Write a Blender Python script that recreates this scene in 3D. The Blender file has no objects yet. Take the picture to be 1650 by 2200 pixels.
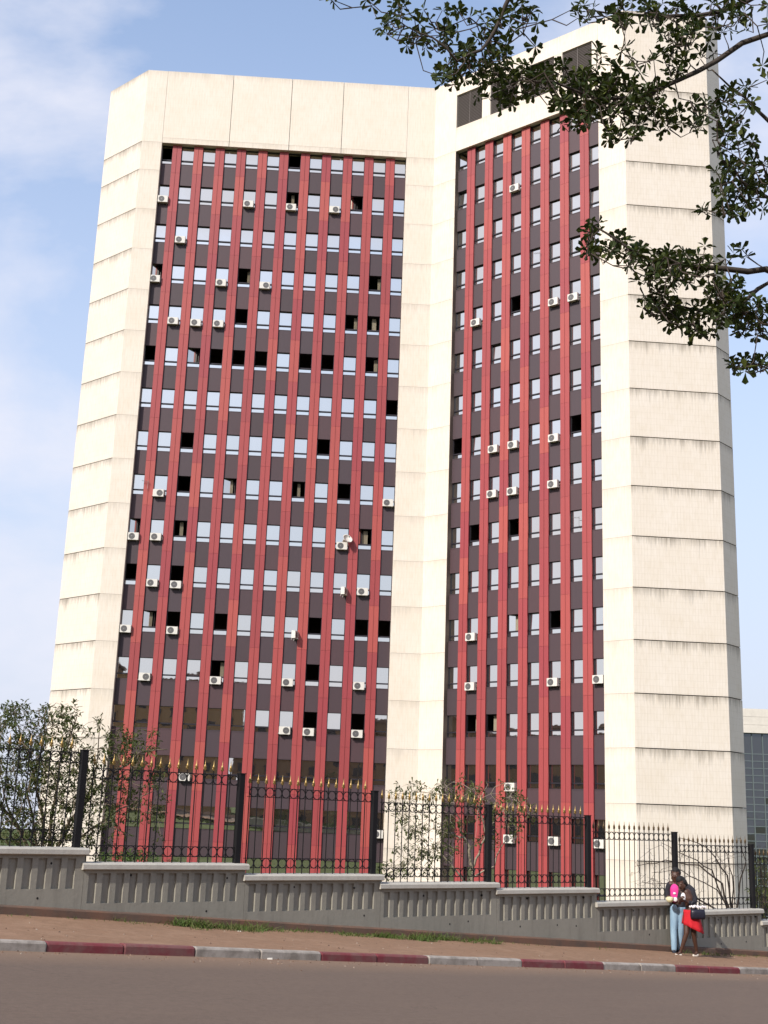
import bpy, math, random
from math import sin, cos, pi, radians
from mathutils import Vector, Matrix, Quaternion
random.seed(7)
SC = bpy.context.scene
COL = SC.collection

# ------------------------------------------------------------------ camera
FPX = 2610.785 / 2200.0
PITCH, ROLL = radians(14.19675), radians(2.02689)
_F = Vector((0, cos(PITCH), sin(PITCH)))
_U0 = Vector((0, -sin(PITCH), cos(PITCH)))
_R = Vector((1, 0, 0)) * cos(ROLL) + _U0 * sin(ROLL)
_U = Vector((1, 0, 0)) * -sin(ROLL) + _U0 * cos(ROLL)
cd = bpy.data.cameras.new('camera')
cam = bpy.data.objects.new('camera', cd)
COL.objects.link(cam)
cam.matrix_world = Matrix(((_R.x, _U.x, -_F.x, 0), (_R.y, _U.y, -_F.y, 0), (_R.z, _U.z, -_F.z, 0), (0, 0, 0, 1)))
cd.sensor_fit = 'VERTICAL'
cd.sensor_height = 24.0
cd.lens = 24.0 * FPX
cd.clip_start = 0.1
cd.clip_end = 3000
SC.camera = cam

# ------------------------------------------------------------------ sun, sky, exposure
SUN_T, SUN_E = radians(52), radians(36)
TOSUN = Vector((-cos(SUN_T) * cos(SUN_E), -sin(SUN_T) * cos(SUN_E), sin(SUN_E)))
sl = bpy.data.lights.new('sun', 'SUN')
sl.energy = 2.8
sl.angle = radians(0.5)
sl.color = (1.0, 0.945, 0.87)
so = bpy.data.objects.new('sun', sl)
COL.objects.link(so)
so.rotation_mode = 'QUATERNION'
so.rotation_quaternion = (-TOSUN).to_track_quat('-Z', 'Y')
so.location = TOSUN * 200
W = bpy.data.worlds.new('World')
SC.world = W
W.use_nodes = True
nt = W.node_tree
nt.nodes.clear()
def wn(t): return nt.nodes.new(t)
out = wn('ShaderNodeOutputWorld')
bg = wn('ShaderNodeBackground')
bg.inputs['Strength'].default_value = 0.15
sky = wn('ShaderNodeTexSky')
sky.sky_type = 'NISHITA'
sky.sun_disc = False
sky.sun_elevation = SUN_E
sky.sun_rotation = math.atan2(TOSUN.x, TOSUN.y)
sky.air_density = 1.0
sky.dust_density = 1.3
sky.ozone_density = 1.2
tc = wn('ShaderNodeTexCoord')
mp = wn('ShaderNodeMapping')
mp.inputs['Location'].default_value = (-0.27, 2.19, 4.07)
mp.inputs['Rotation'].default_value = (0, 0, radians(-6))
mp.inputs['Scale'].default_value = (1.0, 1.0, 1.9)
n1 = wn('ShaderNodeTexNoise')
n1.inputs['Scale'].default_value = 2.1
n1.inputs['Detail'].default_value = 7
n1.inputs['Roughness'].default_value = 0.56
n1.inputs['Distortion'].default_value = 0.25
cr = wn('ShaderNodeValToRGB')
cr.color_ramp.elements[0].position = 0.48
cr.color_ramp.elements[0].color = (0, 0, 0, 1)
cr.color_ramp.elements[1].position = 0.63
cr.color_ramp.elements[1].color = (0.9, 0.9, 0.9, 1)
mx = wn('ShaderNodeMix')
mx.data_type = 'RGBA'
mx.inputs[7].default_value = (3.05, 3.1, 3.5, 1)
nt.links.new(tc.outputs['Generated'], mp.inputs['Vector'])
nt.links.new(mp.outputs['Vector'], n1.inputs['Vector'])
nt.links.new(n1.outputs['Fac'], cr.inputs['Fac'])
nt.links.new(cr.outputs['Color'], mx.inputs[0])
# pale haze that thickens evenly towards the horizon all round
sx = wn('ShaderNodeSeparateXYZ')
nt.links.new(tc.outputs['Generated'], sx.inputs[0])
mr = wn('ShaderNodeMapRange')
mr.interpolation_type = 'SMOOTHSTEP'
mr.inputs['From Min'].default_value = 0.0
mr.inputs['From Max'].default_value = 0.72
mr.inputs['To Min'].default_value = 0.95
mr.inputs['To Max'].default_value = 0.14
nt.links.new(sx.outputs[2], mr.inputs['Value'])
hz = wn('ShaderNodeMix')
hz.data_type = 'RGBA'
hz.inputs[7].default_value = (2.35, 2.52, 3.05, 1)
nt.links.new(mr.outputs[0], hz.inputs[0])
nt.links.new(sky.outputs['Color'], hz.inputs[6])
nt.links.new(hz.outputs[2], mx.inputs[6])
nt.links.new(mx.outputs[2], bg.inputs['Color'])
nt.links.new(bg.outputs['Background'], out.inputs['Surface'])
vs = SC.view_settings
vs.view_transform = 'Standard'
vs.look = 'None'
vs.exposure = 0.92
vs.gamma = 1.0
vs.use_curve_mapping = False

# ------------------------------------------------------------------ helpers
def at(px, py, d):
    """point seen at photo pixel (px, py), d metres in front of the camera"""
    f = FPX * 2200
    return (_F + _R * ((px - 825) / f) - _U * ((py - 1100) / f)) * d

class MB:
    def __init__(s): s.v, s.f, s.uv, s.m = [], [], [], []
    def face(s, idx, uvs=None, m=0):
        s.f.append(idx); s.uv.append(uvs or [(0, 0)] * len(idx)); s.m.append(m)
    def quad(s, a, b, c, d, m=0, uvs=None):
        n = len(s.v); s.v += [tuple(a), tuple(b), tuple(c), tuple(d)]
        s.face([n, n + 1, n + 2, n + 3], uvs, m)
    def box(s, x0, x1, y0, y1, z0, z1, m=0):
        n = len(s.v)
        s.v += [(x0, y0, z0), (x1, y0, z0), (x1, y1, z0), (x0, y1, z0), (x0, y0, z1), (x1, y0, z1), (x1, y1, z1), (x0, y1, z1)]
        for q in ((0, 1, 5, 4), (2, 3, 7, 6), (1, 2, 6, 5), (3, 0, 4, 7), (4, 5, 6, 7), (3, 2, 1, 0)):
            vs_ = [s.v[n + k] for k in q]
            if q in ((0, 1, 5, 4), (2, 3, 7, 6)): u = [(p[0], p[2] - z1) for p in vs_]
            elif q in ((1, 2, 6, 5), (3, 0, 4, 7)): u = [(p[1] + 7.3, p[2] - z1) for p in vs_]
            else: u = [(p[0], p[1]) for p in vs_]
            s.face([n + k for k in q], u, m)
    def prism(s, poly, z0, z1, m=0):
        """vertical prism over a plan polygon (counter-clockwise seen from above)"""
        n = len(s.v); k = len(poly)
        s.v += [(p[0], p[1], z0) for p in poly] + [(p[0], p[1], z1) for p in poly]
        d = 0
        for i in range(k):
            j = (i + 1) % k
            L = math.hypot(poly[j][0] - poly[i][0], poly[j][1] - poly[i][1])
            s.face([n + i, n + j, n + k + j, n + k + i], [(d, z0 - z1), (d + L, z0 - z1), (d + L, 0), (d, 0)], m)
            d += L
        s.face([n + k + i for i in range(k)], [(p[0], p[1]) for p in poly], m)
        s.face([n + i for i in reversed(range(k))], [(p[0], p[1]) for p in reversed(poly)], m)
    def tube(s, pts, rad, k=6, m=0, cap=True):
        pts = [Vector(p) for p in pts]
        if not isinstance(rad, (list, tuple)): rad = [rad] * len(pts)
        n = len(s.v)
        t0 = (pts[1] - pts[0]).normalized()
        a = t0.orthogonal().normalized()
        for i, p in enumerate(pts):
            t = (pts[min(i + 1, len(pts) - 1)] - pts[max(i - 1, 0)])
            t = t.normalized() if t.length > 1e-9 else t0
            a = (a - t * a.dot(t)).normalized(); b = t.cross(a)
            for j in range(k):
                q = p + (a * cos(2 * pi * j / k) + b * sin(2 * pi * j / k)) * rad[i]
                s.v.append(tuple(q))
        for i in range(len(pts) - 1):
            for j in range(k):
                jj = (j + 1) % k
                s.face([n + i * k + j, n + i * k + jj, n + (i + 1) * k + jj, n + (i + 1) * k + j], None, m)
        if cap:
            s.face([n + j for j in reversed(range(k))], None, m)
            s.face([n + (len(pts) - 1) * k + j for j in range(k)], None, m)
    def lathe(s, prof, c, k=10, m=0, axis='z'):
        n = len(s.v)
        for r, h in prof:
            for j in range(k):
                x, y = r * cos(2 * pi * j / k), r * sin(2 * pi * j / k)
                if axis == 'z': s.v.append((c[0] + x, c[1] + y, c[2] + h))
                else: s.v.append((c[0] + x, c[1] + h, c[2] - y))
        for i in range(len(prof) - 1):
            for j in range(k):
                jj = (j + 1) % k
                s.face([n + i * k + j, n + i * k + jj, n + (i + 1) * k + jj, n + (i + 1) * k + j], None, m)
        s.face([n + j for j in reversed(range(k))], None, m)
        s.face([n + (len(prof) - 1) * k + j for j in range(k)], None, m)
    def ball(s, c, r, k=10, rings=7, m=0):
        """ellipsoid; r is (rx, ry, rz)"""
        n = len(s.v)
        for i in range(1, rings):
            th = pi * i / rings
            for j in range(k):
                s.v.append((c[0] + r[0] * sin(th) * cos(2 * pi * j / k), c[1] + r[1] * sin(th) * sin(2 * pi * j / k), c[2] - r[2] * cos(th)))
        b = len(s.v); s.v += [(c[0], c[1], c[2] - r[2]), (c[0], c[1], c[2] + r[2])]
        for i in range(rings - 2):
            for j in range(k):
                jj = (j + 1) % k
                s.face([n + i * k + j, n + i * k + jj, n + (i + 1) * k + jj, n + (i + 1) * k + j], None, m)
        for j in range(k):
            jj = (j + 1) % k
            s.face([b, n + jj, n + j], None, m)
            s.face([n + (rings - 2) * k + j, n + (rings - 2) * k + jj, b + 1], None, m)
    def mesh(s, name, mats, smooth=False):
        me = bpy.data.meshes.new(name)
        me.from_pydata(s.v, [], s.f)
        for mt in (mats if isinstance(mats, (list, tuple)) else [mats]): me.materials.append(mt)
        uvl = me.uv_layers.new(name='UVMap')
        flat = [c for fuv in s.uv for p in fuv for c in p]
        uvl.data.foreach_set('uv', flat)
        me.polygons.foreach_set('material_index', s.m)
        if smooth: me.polygons.foreach_set('use_smooth', [True] * len(s.f))
        me.update()
        return me

WM = {}
ID = Matrix.Identity(4)
def put(name, me, parent=None, M=ID):
    o = bpy.data.objects.new(name, me)
    COL.objects.link(o)
    if parent is not None:
        o.parent = parent
        o.matrix_parent_inverse = WM[parent.name].inverted()
    o.matrix_basis = M
    WM[o.name] = M.copy()
    return o
def tag(o, label=None, cat=None, group=None, kind=None):
    if label: o['label'] = label
    if cat: o['category'] = cat
    if group: o['group'] = group
    if kind: o['kind'] = kind
    return o
def empty(name, loc=(0, 0, 0), rz=0.0):
    M = Matrix.Translation(Vector(loc)) @ Matrix.Rotation(rz, 4, 'Z')
    o = put(name, None, None, M)
    o.empty_display_size = 0.2
    return o

# ------------------------------------------------------------------ materials
class NT:
    def __init__(s, name):
        s.mat = bpy.data.materials.new(name); s.mat.use_nodes = True
        s.t = s.mat.node_tree; s.t.nodes.clear()
        s.out = s.n('ShaderNodeOutputMaterial')
    def n(s, t, **kw):
        nd = s.t.nodes.new(t)
        for k, v in kw.items(): setattr(nd, k, v)
        return nd
    def l(s, a, b): s.t.links.new(a, b)
    def val(s, sock, v):
        if hasattr(v, 'links'): s.l(v, sock)
        else: sock.default_value = v
    def noise(s, vec, scale, detail=4, rough=.55, dist=0.0):
        nd = s.n('ShaderNodeTexNoise')
        nd.inputs['Scale'].default_value = scale; nd.inputs['Detail'].default_value = detail
        nd.inputs['Roughness'].default_value = rough; nd.inputs['Distortion'].default_value = dist
        if vec is not None: s.l(vec, nd.inputs['Vector'])
        return nd.outputs['Fac']
    def ramp(s, fac, stops):
        nd = s.n('ShaderNodeValToRGB'); e = nd.color_ramp.elements
        while len(e) < len(stops): e.new(0.5)
        for el, (p, c) in zip(e, stops):
            el.position = p; el.color = c if len(c) == 4 else (*c, 1)
        s.l(fac, nd.inputs['Fac'])
        return nd.outputs['Color']
    def mix(s, fac, a, b, mode='MIX'):
        nd = s.n('ShaderNodeMix', data_type='RGBA', blend_type=mode)
        s.val(nd.inputs[0], fac)
        for sock, v in ((nd.inputs[6], a), (nd.inputs[7], b)):
            if hasattr(v, 'links'): s.l(v, sock)
            else: sock.default_value = (*v, 1) if len(v) == 3 else v
        return nd.outputs[2]
    def math(s, op, a, b=0.0, c=None, clamp=False):
        nd = s.n('ShaderNodeMath', operation=op, use_clamp=clamp)
        s.val(nd.inputs[0], a); s.val(nd.inputs[1], b)
        if c is not None: s.val(nd.inputs[2], c)
        return nd.outputs[0]
    def mapping(s, vec, scale=(1, 1, 1), loc=(0, 0, 0)):
        nd = s.n('ShaderNodeMapping'); nd.inputs['Scale'].default_value = scale; nd.inputs['Location'].default_value = loc
        s.l(vec, nd.inputs['Vector']); return nd.outputs['Vector']
    def uv(s): return s.n('ShaderNodeTexCoord').outputs['UV']
    def obj(s): return s.n('ShaderNodeTexCoord').outputs['Object']
    def rnd(s): return s.n('ShaderNodeObjectInfo').outputs['Random']
    def bump(s, h, strength=.3, dist=.01):
        nd = s.n('ShaderNodeBump'); nd.inputs['Strength'].default_value = strength; nd.inputs['Distance'].default_value = dist
        s.l(h, nd.inputs['Height']); return nd.outputs['Normal']
    def pbr(s, col, rough=.7, metal=0.0, normal=None, spec=.5, **kw):
        p = s.n('ShaderNodeBsdfPrincipled')
        if hasattr(col, 'links'): s.l(col, p.inputs['Base Color'])
        else: p.inputs['Base Color'].default_value = (*col, 1)
        s.val(p.inputs['Roughness'], rough); p.inputs['Metallic'].default_value = metal
        p.inputs['Specular IOR Level'].default_value = spec
        if normal is not None: s.l(normal, p.inputs['Normal'])
        s.l(p.outputs[0], s.out.inputs['Surface'])
        return p
def vadd(m, vec, rnd, k=50.0):
    nd = m.n('ShaderNodeVectorMath', operation='ADD')
    cx = m.n('ShaderNodeCombineXYZ')
    v = m.math('MULTIPLY', rnd, k)
    m.l(v, cx.inputs[0]); m.l(v, cx.inputs[1])
    m.l(vec, nd.inputs[0]); m.l(cx.outputs[0], nd.inputs[1])
    return nd.outputs[0]

def stone_mat(name, base, stain, grid):
    m = NT(name); uv = m.uv(); r = m.rnd(); vec = vadd(m, uv, r)
    big = m.noise(vec, .45, 3)
    col = m.mix(m.math('MULTIPLY', big, .55), base, (base[0] * .80, base[1] * .74, base[2] * .62))
    fine = m.noise(m.mapping(vec, (9, 1.1, 1)), 1.0, 5, .7)
    col = m.mix(m.ramp(fine, [(.45, (0, 0, 0)), (.8, (.5, .5, .5))]), col, (base[0] * .72, base[1] * .66, base[2] * .52))
    br = m.n('ShaderNodeTexBrick')
    br.offset = 0.0
    for k, v in (('Scale', 1.0), ('Mortar Size', .012), ('Mortar Smooth', .6), ('Brick Width', .205), ('Row Height', .41)):
        br.inputs[k].default_value = v
    m.l(uv, br.inputs['Vector'])
    col = m.mix(m.math('MULTIPLY', br.outputs['Fac'], grid), col, (base[0] * .55, base[1] * .5, base[2] * .42))
    # drip stains that start under each joint, and scattered chipped spots
    sep = m.n('ShaderNodeSeparateXYZ'); m.l(uv, sep.inputs[0])
    down = m.math('MULTIPLY', sep.outputs[1], -1.0)
    streak = m.math('ADD', m.math('MULTIPLY', m.noise(m.mapping(vec, (5.5, .22, 1)), 1.0, 6, .8), .8), m.math('MULTIPLY', m.noise(m.mapping(vec, (.7, .12, 1)), 1.0, 3), .38))
    fall = m.math('SUBTRACT', 1.0, m.math('DIVIDE', down, 1.9), clamp=True)
    st = m.math('MULTIPLY', m.math('SUBTRACT', m.math('ADD', streak, m.math('MULTIPLY', m.math('POWER', fall, 2.2), .32)), .74), 4.0, clamp=True)
    st = m.math('MULTIPLY', st, stain, clamp=True)
    col = m.mix(st, col, (.20, .17, .135))
    spots = m.noise(m.mapping(vec, (2.6, 3.4, 1)), 2.0, 6, .8)
    sp = m.math('MULTIPLY', m.math('MULTIPLY', m.math('SUBTRACT', spots, .66), 9.0, clamp=True), stain * .8, clamp=True)
    col = m.mix(sp, col, (.33, .29, .24))
    h = m.math('SUBTRACT', fine, m.math('MULTIPLY', br.outputs['Fac'], .8))
    m.pbr(col, .75, normal=m.bump(h, .22, .012), spec=.3)
    return m.mat
STONE = (.685, .62, .55)
M_stone = stone_mat('stone_cladding', STONE, .28, .16)
M_stone_dirty = stone_mat('stone_cladding_streaked', (.66, .60, .54), .85, .30)

def painted(name, cols, rough=.55, streak=.3, spec=.4):
    """metal panels: each panel picks its own shade, light vertical weathering"""
    m = NT(name); r = m.rnd()
    n_ = len(cols)
    base = m.ramp(r, [((i + .5) / n_, c) for i, c in enumerate(cols)])
    vec = vadd(m, m.uv(), r)
    w = m.noise(m.mapping(vec, (10, .8, 1)), 1.0, 4, .65)
    w2 = m.noise(vec, .8, 3)
    col = m.mix(m.math('MULTIPLY', m.ramp(w, [(.35, (0, 0, 0)), (.75, (1, 1, 1))]), streak), base, (cols[0][0] * .72, cols[0][1] * .9, cols[0][2] * .9))
    col = m.mix(m.math('MULTIPLY', w2, .22), col, (cols[-1][0] * .8, cols[-1][1] * 1.3, cols[-1][2] * 1.2))
    m.pbr(col, rough, spec=spec, normal=m.bump(w, .06, .01))
    return m.mat
M_red = painted('red_enamel_panel', [(.275, .042, .044), (.325, .052, .050), (.300, .046, .047), (.375, .072, .056), (.335, .055, .051), (.280, .038, .046)], .5, .25)
M_spandrel = painted('plum_spandrel', [(.046, .027, .032), (.056, .030, .036), (.048, .030, .038), (.064, .030, .035)], .55, .35)
def flat(name, col, rough=.7, metal=0.0, var=.15, scale=6.0, spec=.4):
    m = NT(name)
    n_ = m.noise(m.obj(), scale, 5, .6)
    c = m.mix(m.math('MULTIPLY', n_, 1.0), tuple(v * (1 - var) for v in col), tuple(min(1, v * (1 + var)) for v in col))
    m.pbr(c, rough, metal, spec=spec)
    return m.mat
M_frame = flat('dark_window_frame', (.018, .014, .020), .4)
M_dark = flat('weep_hole_dark', (.012, .010, .009), .9)
M_room = flat('office_interior', (.10, .072, .052), .9)
M_joint = flat('grimy_joint', (.03, .024, .022), .9)
M_reveal_shade = flat('shaded_stone_reveal', (.16, .115, .09), .7)  # stone reveal in shadow: its shade is put into this brown
M_louver = flat('louver_metal', (.125, .105, .095), .6)
M_iron = flat('black_iron', (.009, .008, .009), .6, .0, .15, 6.0, .2)
def _gold():
    m = NT('gilt_paint'); n_ = m.noise(m.obj(), 30, 3)
    m.pbr(m.mix(n_, (.20, .125, .035), (.36, .24, .08)), .38, .55)
    return m.mat
M_gold = _gold()
M_gold_dark = flat('dark_bronze_paint', (.10, .065, .03), .5, .4, .5, 25)  # darker bronze tone for the right-hand spearheads
M_white = flat('white_casing', (.58, .55, .50), .45, 0, .12, 8)
M_grille = flat('grey_fan_grille', (.09, .085, .085), .5)
M_steel = flat('galvanised_bracket', (.22, .21, .20), .5, .6)
M_curtain = flat('cream_curtain', (.30, .26, .19), .9, 0, .3, 20)
def _glass(name, fac, tint):
    m = NT(name)
    w = m.noise(vadd(m, m.obj(), m.rnd()), 1.3, 2)
    nb = m.bump(w, .05, .02)
    g = m.n('ShaderNodeBsdfGlossy'); g.inputs['Roughness'].default_value = .015; g.inputs['Color'].default_value = tint; m.l(nb, g.inputs['Normal'])
    d = m.n('ShaderNodeBsdfPrincipled'); d.inputs['Base Color'].default_value = (.02, .018, .016, 1); d.inputs['Roughness'].default_value = .3
    mx_ = m.n('ShaderNodeMixShader'); mx_.inputs[0].default_value = fac
    m.l(d.outputs[0], mx_.inputs[1]); m.l(g.outputs[0], mx_.inputs[2]); m.l(mx_.outputs[0], m.out.inputs['Surface'])
    return m.mat
M_glass = _glass('reflective_glass', .74, (.98, .94, .87, 1))
M_glass_low = _glass('reflective_glass_lower', .78, (.98, .94, .87, 1))
M_glass_far = _glass('dark_curtain_glass', .10, (.75, .85, .95, 1))

def concrete(name, base, dirt, red):
    m = NT(name); o = m.n('ShaderNodeTexCoord').outputs['Object']
    a = m.noise(o, 1.1, 5, .6); b = m.noise(o, 14, 5, .65); c = m.noise(m.mapping(o, (5, 5, .6)), 1.0, 4, .7)
    col = m.mix(a, tuple(v * .82 for v in base), tuple(min(1, v * 1.15) for v in base))
    col = m.mix(m.math('MULTIPLY', b, .35), col, tuple(v * .55 for v in base))
    col = m.mix(m.math('MULTIPLY', m.math('SUBTRACT', c, .5, clamp=True), dirt), col, (.10, .085, .07))
    if red: col = m.mix(m.math('MULTIPLY', m.ramp(m.noise(o, 2.2, 5, .7), [(.35, (0, 0, 0)), (.65, (1, 1, 1))]), red), col, (.23, .10, .055))
    m.pbr(col, .9, normal=m.bump(b, .35, .012), spec=.2)
    return m.mat
M_wall = concrete('grey_render', (.275, .258, .215), 1.4, 0)
M_coping = concrete('pale_coping', (.44, .42, .37), .8, .1)
M_plinth = concrete('soiled_plinth', (.115, .085, .068), 1.5, .45)
def _pave():
    m = NT('laterite_dusted_pavement'); o = m.obj()
    a = m.noise(o, .7, 6, .62); b = m.noise(o, 40, 4, .7); c = m.noise(m.mapping(o, (1, 1, 1)), 5, 5, .65)
    col = m.mix(a, (.23, .135, .080), (.30, .185, .118))
    col = m.mix(m.math('MULTIPLY', m.ramp(c, [(.5, (0, 0, 0)), (.75, (1, 1, 1))]), .4), col, (.27, .13, .07))
    col = m.mix(m.math('MULTIPLY', b, .4), col, (.12, .08, .06))
    d4 = m.noise(o, 9, 6, .75); d5 = m.noise(o, 1.7, 6, .7, .8)
    col = m.mix(m.math('MULTIPLY', m.ramp(d4, [(.42, (0, 0, 0)), (.68, (1, 1, 1))]), .45), col, (.13, .075, .045))
    col = m.mix(m.math('MULTIPLY', m.ramp(d5, [(.52, (0, 0, 0)), (.60, (1, 1, 1))]), .35), col, (.30, .19, .125))
    m.pbr(col, .95, normal=m.bump(d4, .4, .02), spec=.15)
    return m.mat
M_pave = _pave()
def _road():
    m = NT('dusty_asphalt'); o = m.uv()
    a = m.noise(m.mapping(o, (.25, .9, 1)), .8, 5, .6); b = m.noise(o, 70, 3, .8); c = m.noise(m.mapping(o, (.12, 1.6, 1)), 1.0, 4)
    col = m.mix(a, (.112, .078, .058), (.148, .105, .079))
    col = m.mix(m.math('MULTIPLY', m.ramp(b, [(.45, (0, 0, 0)), (.7, (1, 1, 1))]), .55), col, (.185, .150, .128))
    col = m.mix(m.math('MULTIPLY', m.ramp(c, [(.55, (0, 0, 0)), (.75, (1, 1, 1))]), .25), col, (.16, .11, .08))
    d4 = m.noise(o, 11, 6, .75); d5 = m.noise(m.mapping(o, (.5, 1.3, 1)), 1.6, 6, .7, .6)
    col = m.mix(m.math('MULTIPLY', m.ramp(d4, [(.40, (0, 0, 0)), (.68, (1, 1, 1))]), .42), col, (.070, .050, .039))
    col = m.mix(m.math('MULTIPLY', m.ramp(d5, [(.52, (0, 0, 0)), (.62, (1, 1, 1))]), .35), col, (.145, .104, .078))
    vo = m.n('ShaderNodeTexVoronoi', feature='DISTANCE_TO_EDGE'); vo.inputs['Scale'].default_value = .42
    wv = m.n('ShaderNodeVectorMath', operation='ADD'); m.l(o, wv.inputs[0])
    nz = m.n('ShaderNodeTexNoise'); nz.inputs['Scale'].default_value = 2.5; nz.inputs['Detail'].default_value = 4; m.l(o, nz.inputs['Vector'])
    m.l(nz.outputs['Color'], wv.inputs[1]); m.l(wv.outputs[0], vo.inputs['Vector'])
    crk = m.math('MULTIPLY', m.math('SUBTRACT', 1.0, m.math('DIVIDE', vo.outputs['Distance'], .006), clamp=True), m.ramp(m.noise(o, .35, 2), [(.50, (0, 0, 0)), (.60, (1, 1, 1))]))
    col = m.mix(m.math('MULTIPLY', crk, .55), col, (.04, .03, .025))
    # laterite dust washed along the kerb (object space y is the distance from the kerb)
    sep = m.n('ShaderNodeSeparateXYZ'); m.l(o, sep.inputs[0])
    e = m.math('SUBTRACT', 1.0, m.math('DIVIDE', m.math('ADD', sep.outputs[1], m.math('MULTIPLY', a, .8)), 1.7), clamp=True)
    col = m.mix(m.math('MULTIPLY', e, .7), col, (.26, .165, .105))
    m.pbr(col, .9, normal=m.bump(b, .5, .012), spec=.2)
    return m.mat
M_road = _road()
def _kerb(name, base, wear):
    m = NT(name); o = m.obj(); v = vadd(m, o, m.rnd())
    a = m.noise(v, 3.0, 6, .7); b = m.noise(v, 18, 5, .7)
    col = m.mix(m.math('MULTIPLY', m.ramp(a, [(.42, (0, 0, 0)), (.62, (1, 1, 1))]), wear), base, (.17, .145, .12))
    col = m.mix(m.math('MULTIPLY', b, .4), col, tuple(x * .6 for x in base))
    m.pbr(col, .85, normal=m.bump(b, .4, .01), spec=.25)
    return m.mat
M_kerb_red = _kerb('kerb_red_paint', (.175, .034, .042), .45)
M_kerb_white = _kerb('kerb_white_paint', (.36, .32, .28), .9)
M_ground = flat('red_earth', (.19, .105, .06), .95, 0, .3, .6, .1)
M_lot = flat('grass_lot', (.07, .09, .03), .95, 0, .4, .8, .1)
def leaf_mat(name, cols, trans=.25, rough=.45):
    m = NT(name); g = m.n('ShaderNodeNewGeometry')
    r = g.outputs['Random Per Island']
    col = m.ramp(r, [((i + .5) / len(cols), c) for i, c in enumerate(cols)])
    p = m.n('ShaderNodeBsdfPrincipled'); m.l(col, p.inputs['Base Color']); p.inputs['Roughness'].default_value = rough
    p.inputs['Specular IOR Level'].default_value = .15
    t = m.n('ShaderNodeBsdfTranslucent'); m.l(m.mix(.5, col, (.12, .16, .02)), t.inputs['Color'])
    x = m.n('ShaderNodeMixShader'); x.inputs[0].default_value = trans
    m.l(p.outputs[0], x.inputs[1]); m.l(t.outputs[0], x.inputs[2]); m.l(x.outputs[0], m.out.inputs['Surface'])
    return m.mat
M_leaf = leaf_mat('almond_leaf', [(.014, .022, .005), (.020, .032, .007), (.032, .048, .010), (.016, .024, .006), (.070, .085, .018)], .16, .6)
M_bush = leaf_mat('bush_leaf', [(.050, .066, .022), (.075, .095, .030), (.095, .088, .034), (.042, .058, .020), (.11, .125, .04)], .25, .55)
M_green = leaf_mat('bright_leaf', [(.07, .12, .03), (.09, .14, .035), (.06, .10, .025)], .25, .5)
M_grass = leaf_mat('grass_blade', [(.065, .11, .024), (.09, .14, .034), (.14, .13, .055), (.06, .095, .022)], .25, .6)
M_bark = flat('grey_brown_bark', (.045, .034, .026), .9, 0, .4, 25)
M_bark_pale = flat('pale_bark', (.27, .225, .165), .9, 0, .3, 25)
M_bark_mid = flat('brown_bark', (.13, .098, .068), .9, 0, .4, 25)
M_twig = flat('dark_twig', (.050, .036, .028), .9, 0, .3, 25)

# ------------------------------------------------------------------ street frame: s along the wall, n out towards the camera
P0 = Vector((-4.30940804, 18.77818594)); TH = radians(38.59864)
DS = Vector((cos(TH), sin(TH))); NS = Vector((sin(TH), -cos(TH)))
def SN(s, n, z): 
    p = P0 + DS * s + NS * n
    return Vector((p.x, p.y, z))
def street(s): return -1.5723 - .0699 * 120 * math.tanh(s / 120)
def pave_z(s, n): return street(s) - .02 * n
STREET_M = Matrix(((DS.x, NS.x, 0, P0.x), (DS.y, NS.y, 0, P0.y), (0, 0, 1, 0), (0, 0, 0, 1)))   # local (s, n, z); n axis mirrors y
def sheet(name, svals, nfun, zfun, mat):
    """strip laid in local street axes x = s, y = n - n0"""
    b = MB(); ks = len(nfun(svals[0]))
    for s in svals:
        for n in nfun(s): b.v.append((s, n, zfun(s, n)))
    for i in range(len(svals) - 1):
        for j in range(ks - 1):
            q = [i * ks + j, i * ks + j + 1, (i + 1) * ks + j + 1, (i + 1) * ks + j]
            b.face(q, [(b.v[k][0], b.v[k][1]) for k in q])
    return b
def kerb_n(s): return 3.30 - .05 * s * 1.0 if -20 < s < 45 else (4.30 if s <= -20 else 1.05)
def to_world(b):
    b.v = [tuple(SN(x, y, z)) for x, y, z in b.v]; return b
SV = [-400, -250, -150, -100, -70] + list(range(-50, 101, 2)) + [120, 150, 200, 300, 400]
# one ground sheet to the horizon
def gz(s, n):
    base = street(s)
    if n < -.3: return base - .45 + max(-6.0, .05 * n)
    return base - .02 * min(n, 40) - .22
NV = [-900, -500, -300, -200, -130, -90, -60, -40, -25, -12, -5, -1, -.31, -.29, 0, 3, 8, 14, 20, 30, 45, 80, 150, 300, 600]
g = sheet('ground', [-900, -600] + SV + [600, 900], lambda s: NV, gz, M_lot)
tag(put('ground', to_world(g).mesh('ground', M_lot)), kind='structure')
SV2 = [s for s in SV if -60 <= s <= 100]
b = MB()
offs = [-.02, .5, 1.2, 2.5, 4, 6, 8, 10.4]
for s in SV2:
    for o in offs: b.v.append(tuple(SN(s, kerb_n(s) + .15 + o, pave_z(s, kerb_n(s) + o) - .10)))
k = len(offs)
for i in range(len(SV2) - 1):
    for j in range(k - 1):
        b.face([i * k + j, i * k + j + 1, (i + 1) * k + j + 1, (i + 1) * k + j],
               [(SV2[i], offs[j]), (SV2[i], offs[j + 1]), (SV2[i + 1], offs[j + 1]), (SV2[i + 1], offs[j])])
tag(put('road', b.mesh('road', M_road)), kind='structure')
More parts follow.
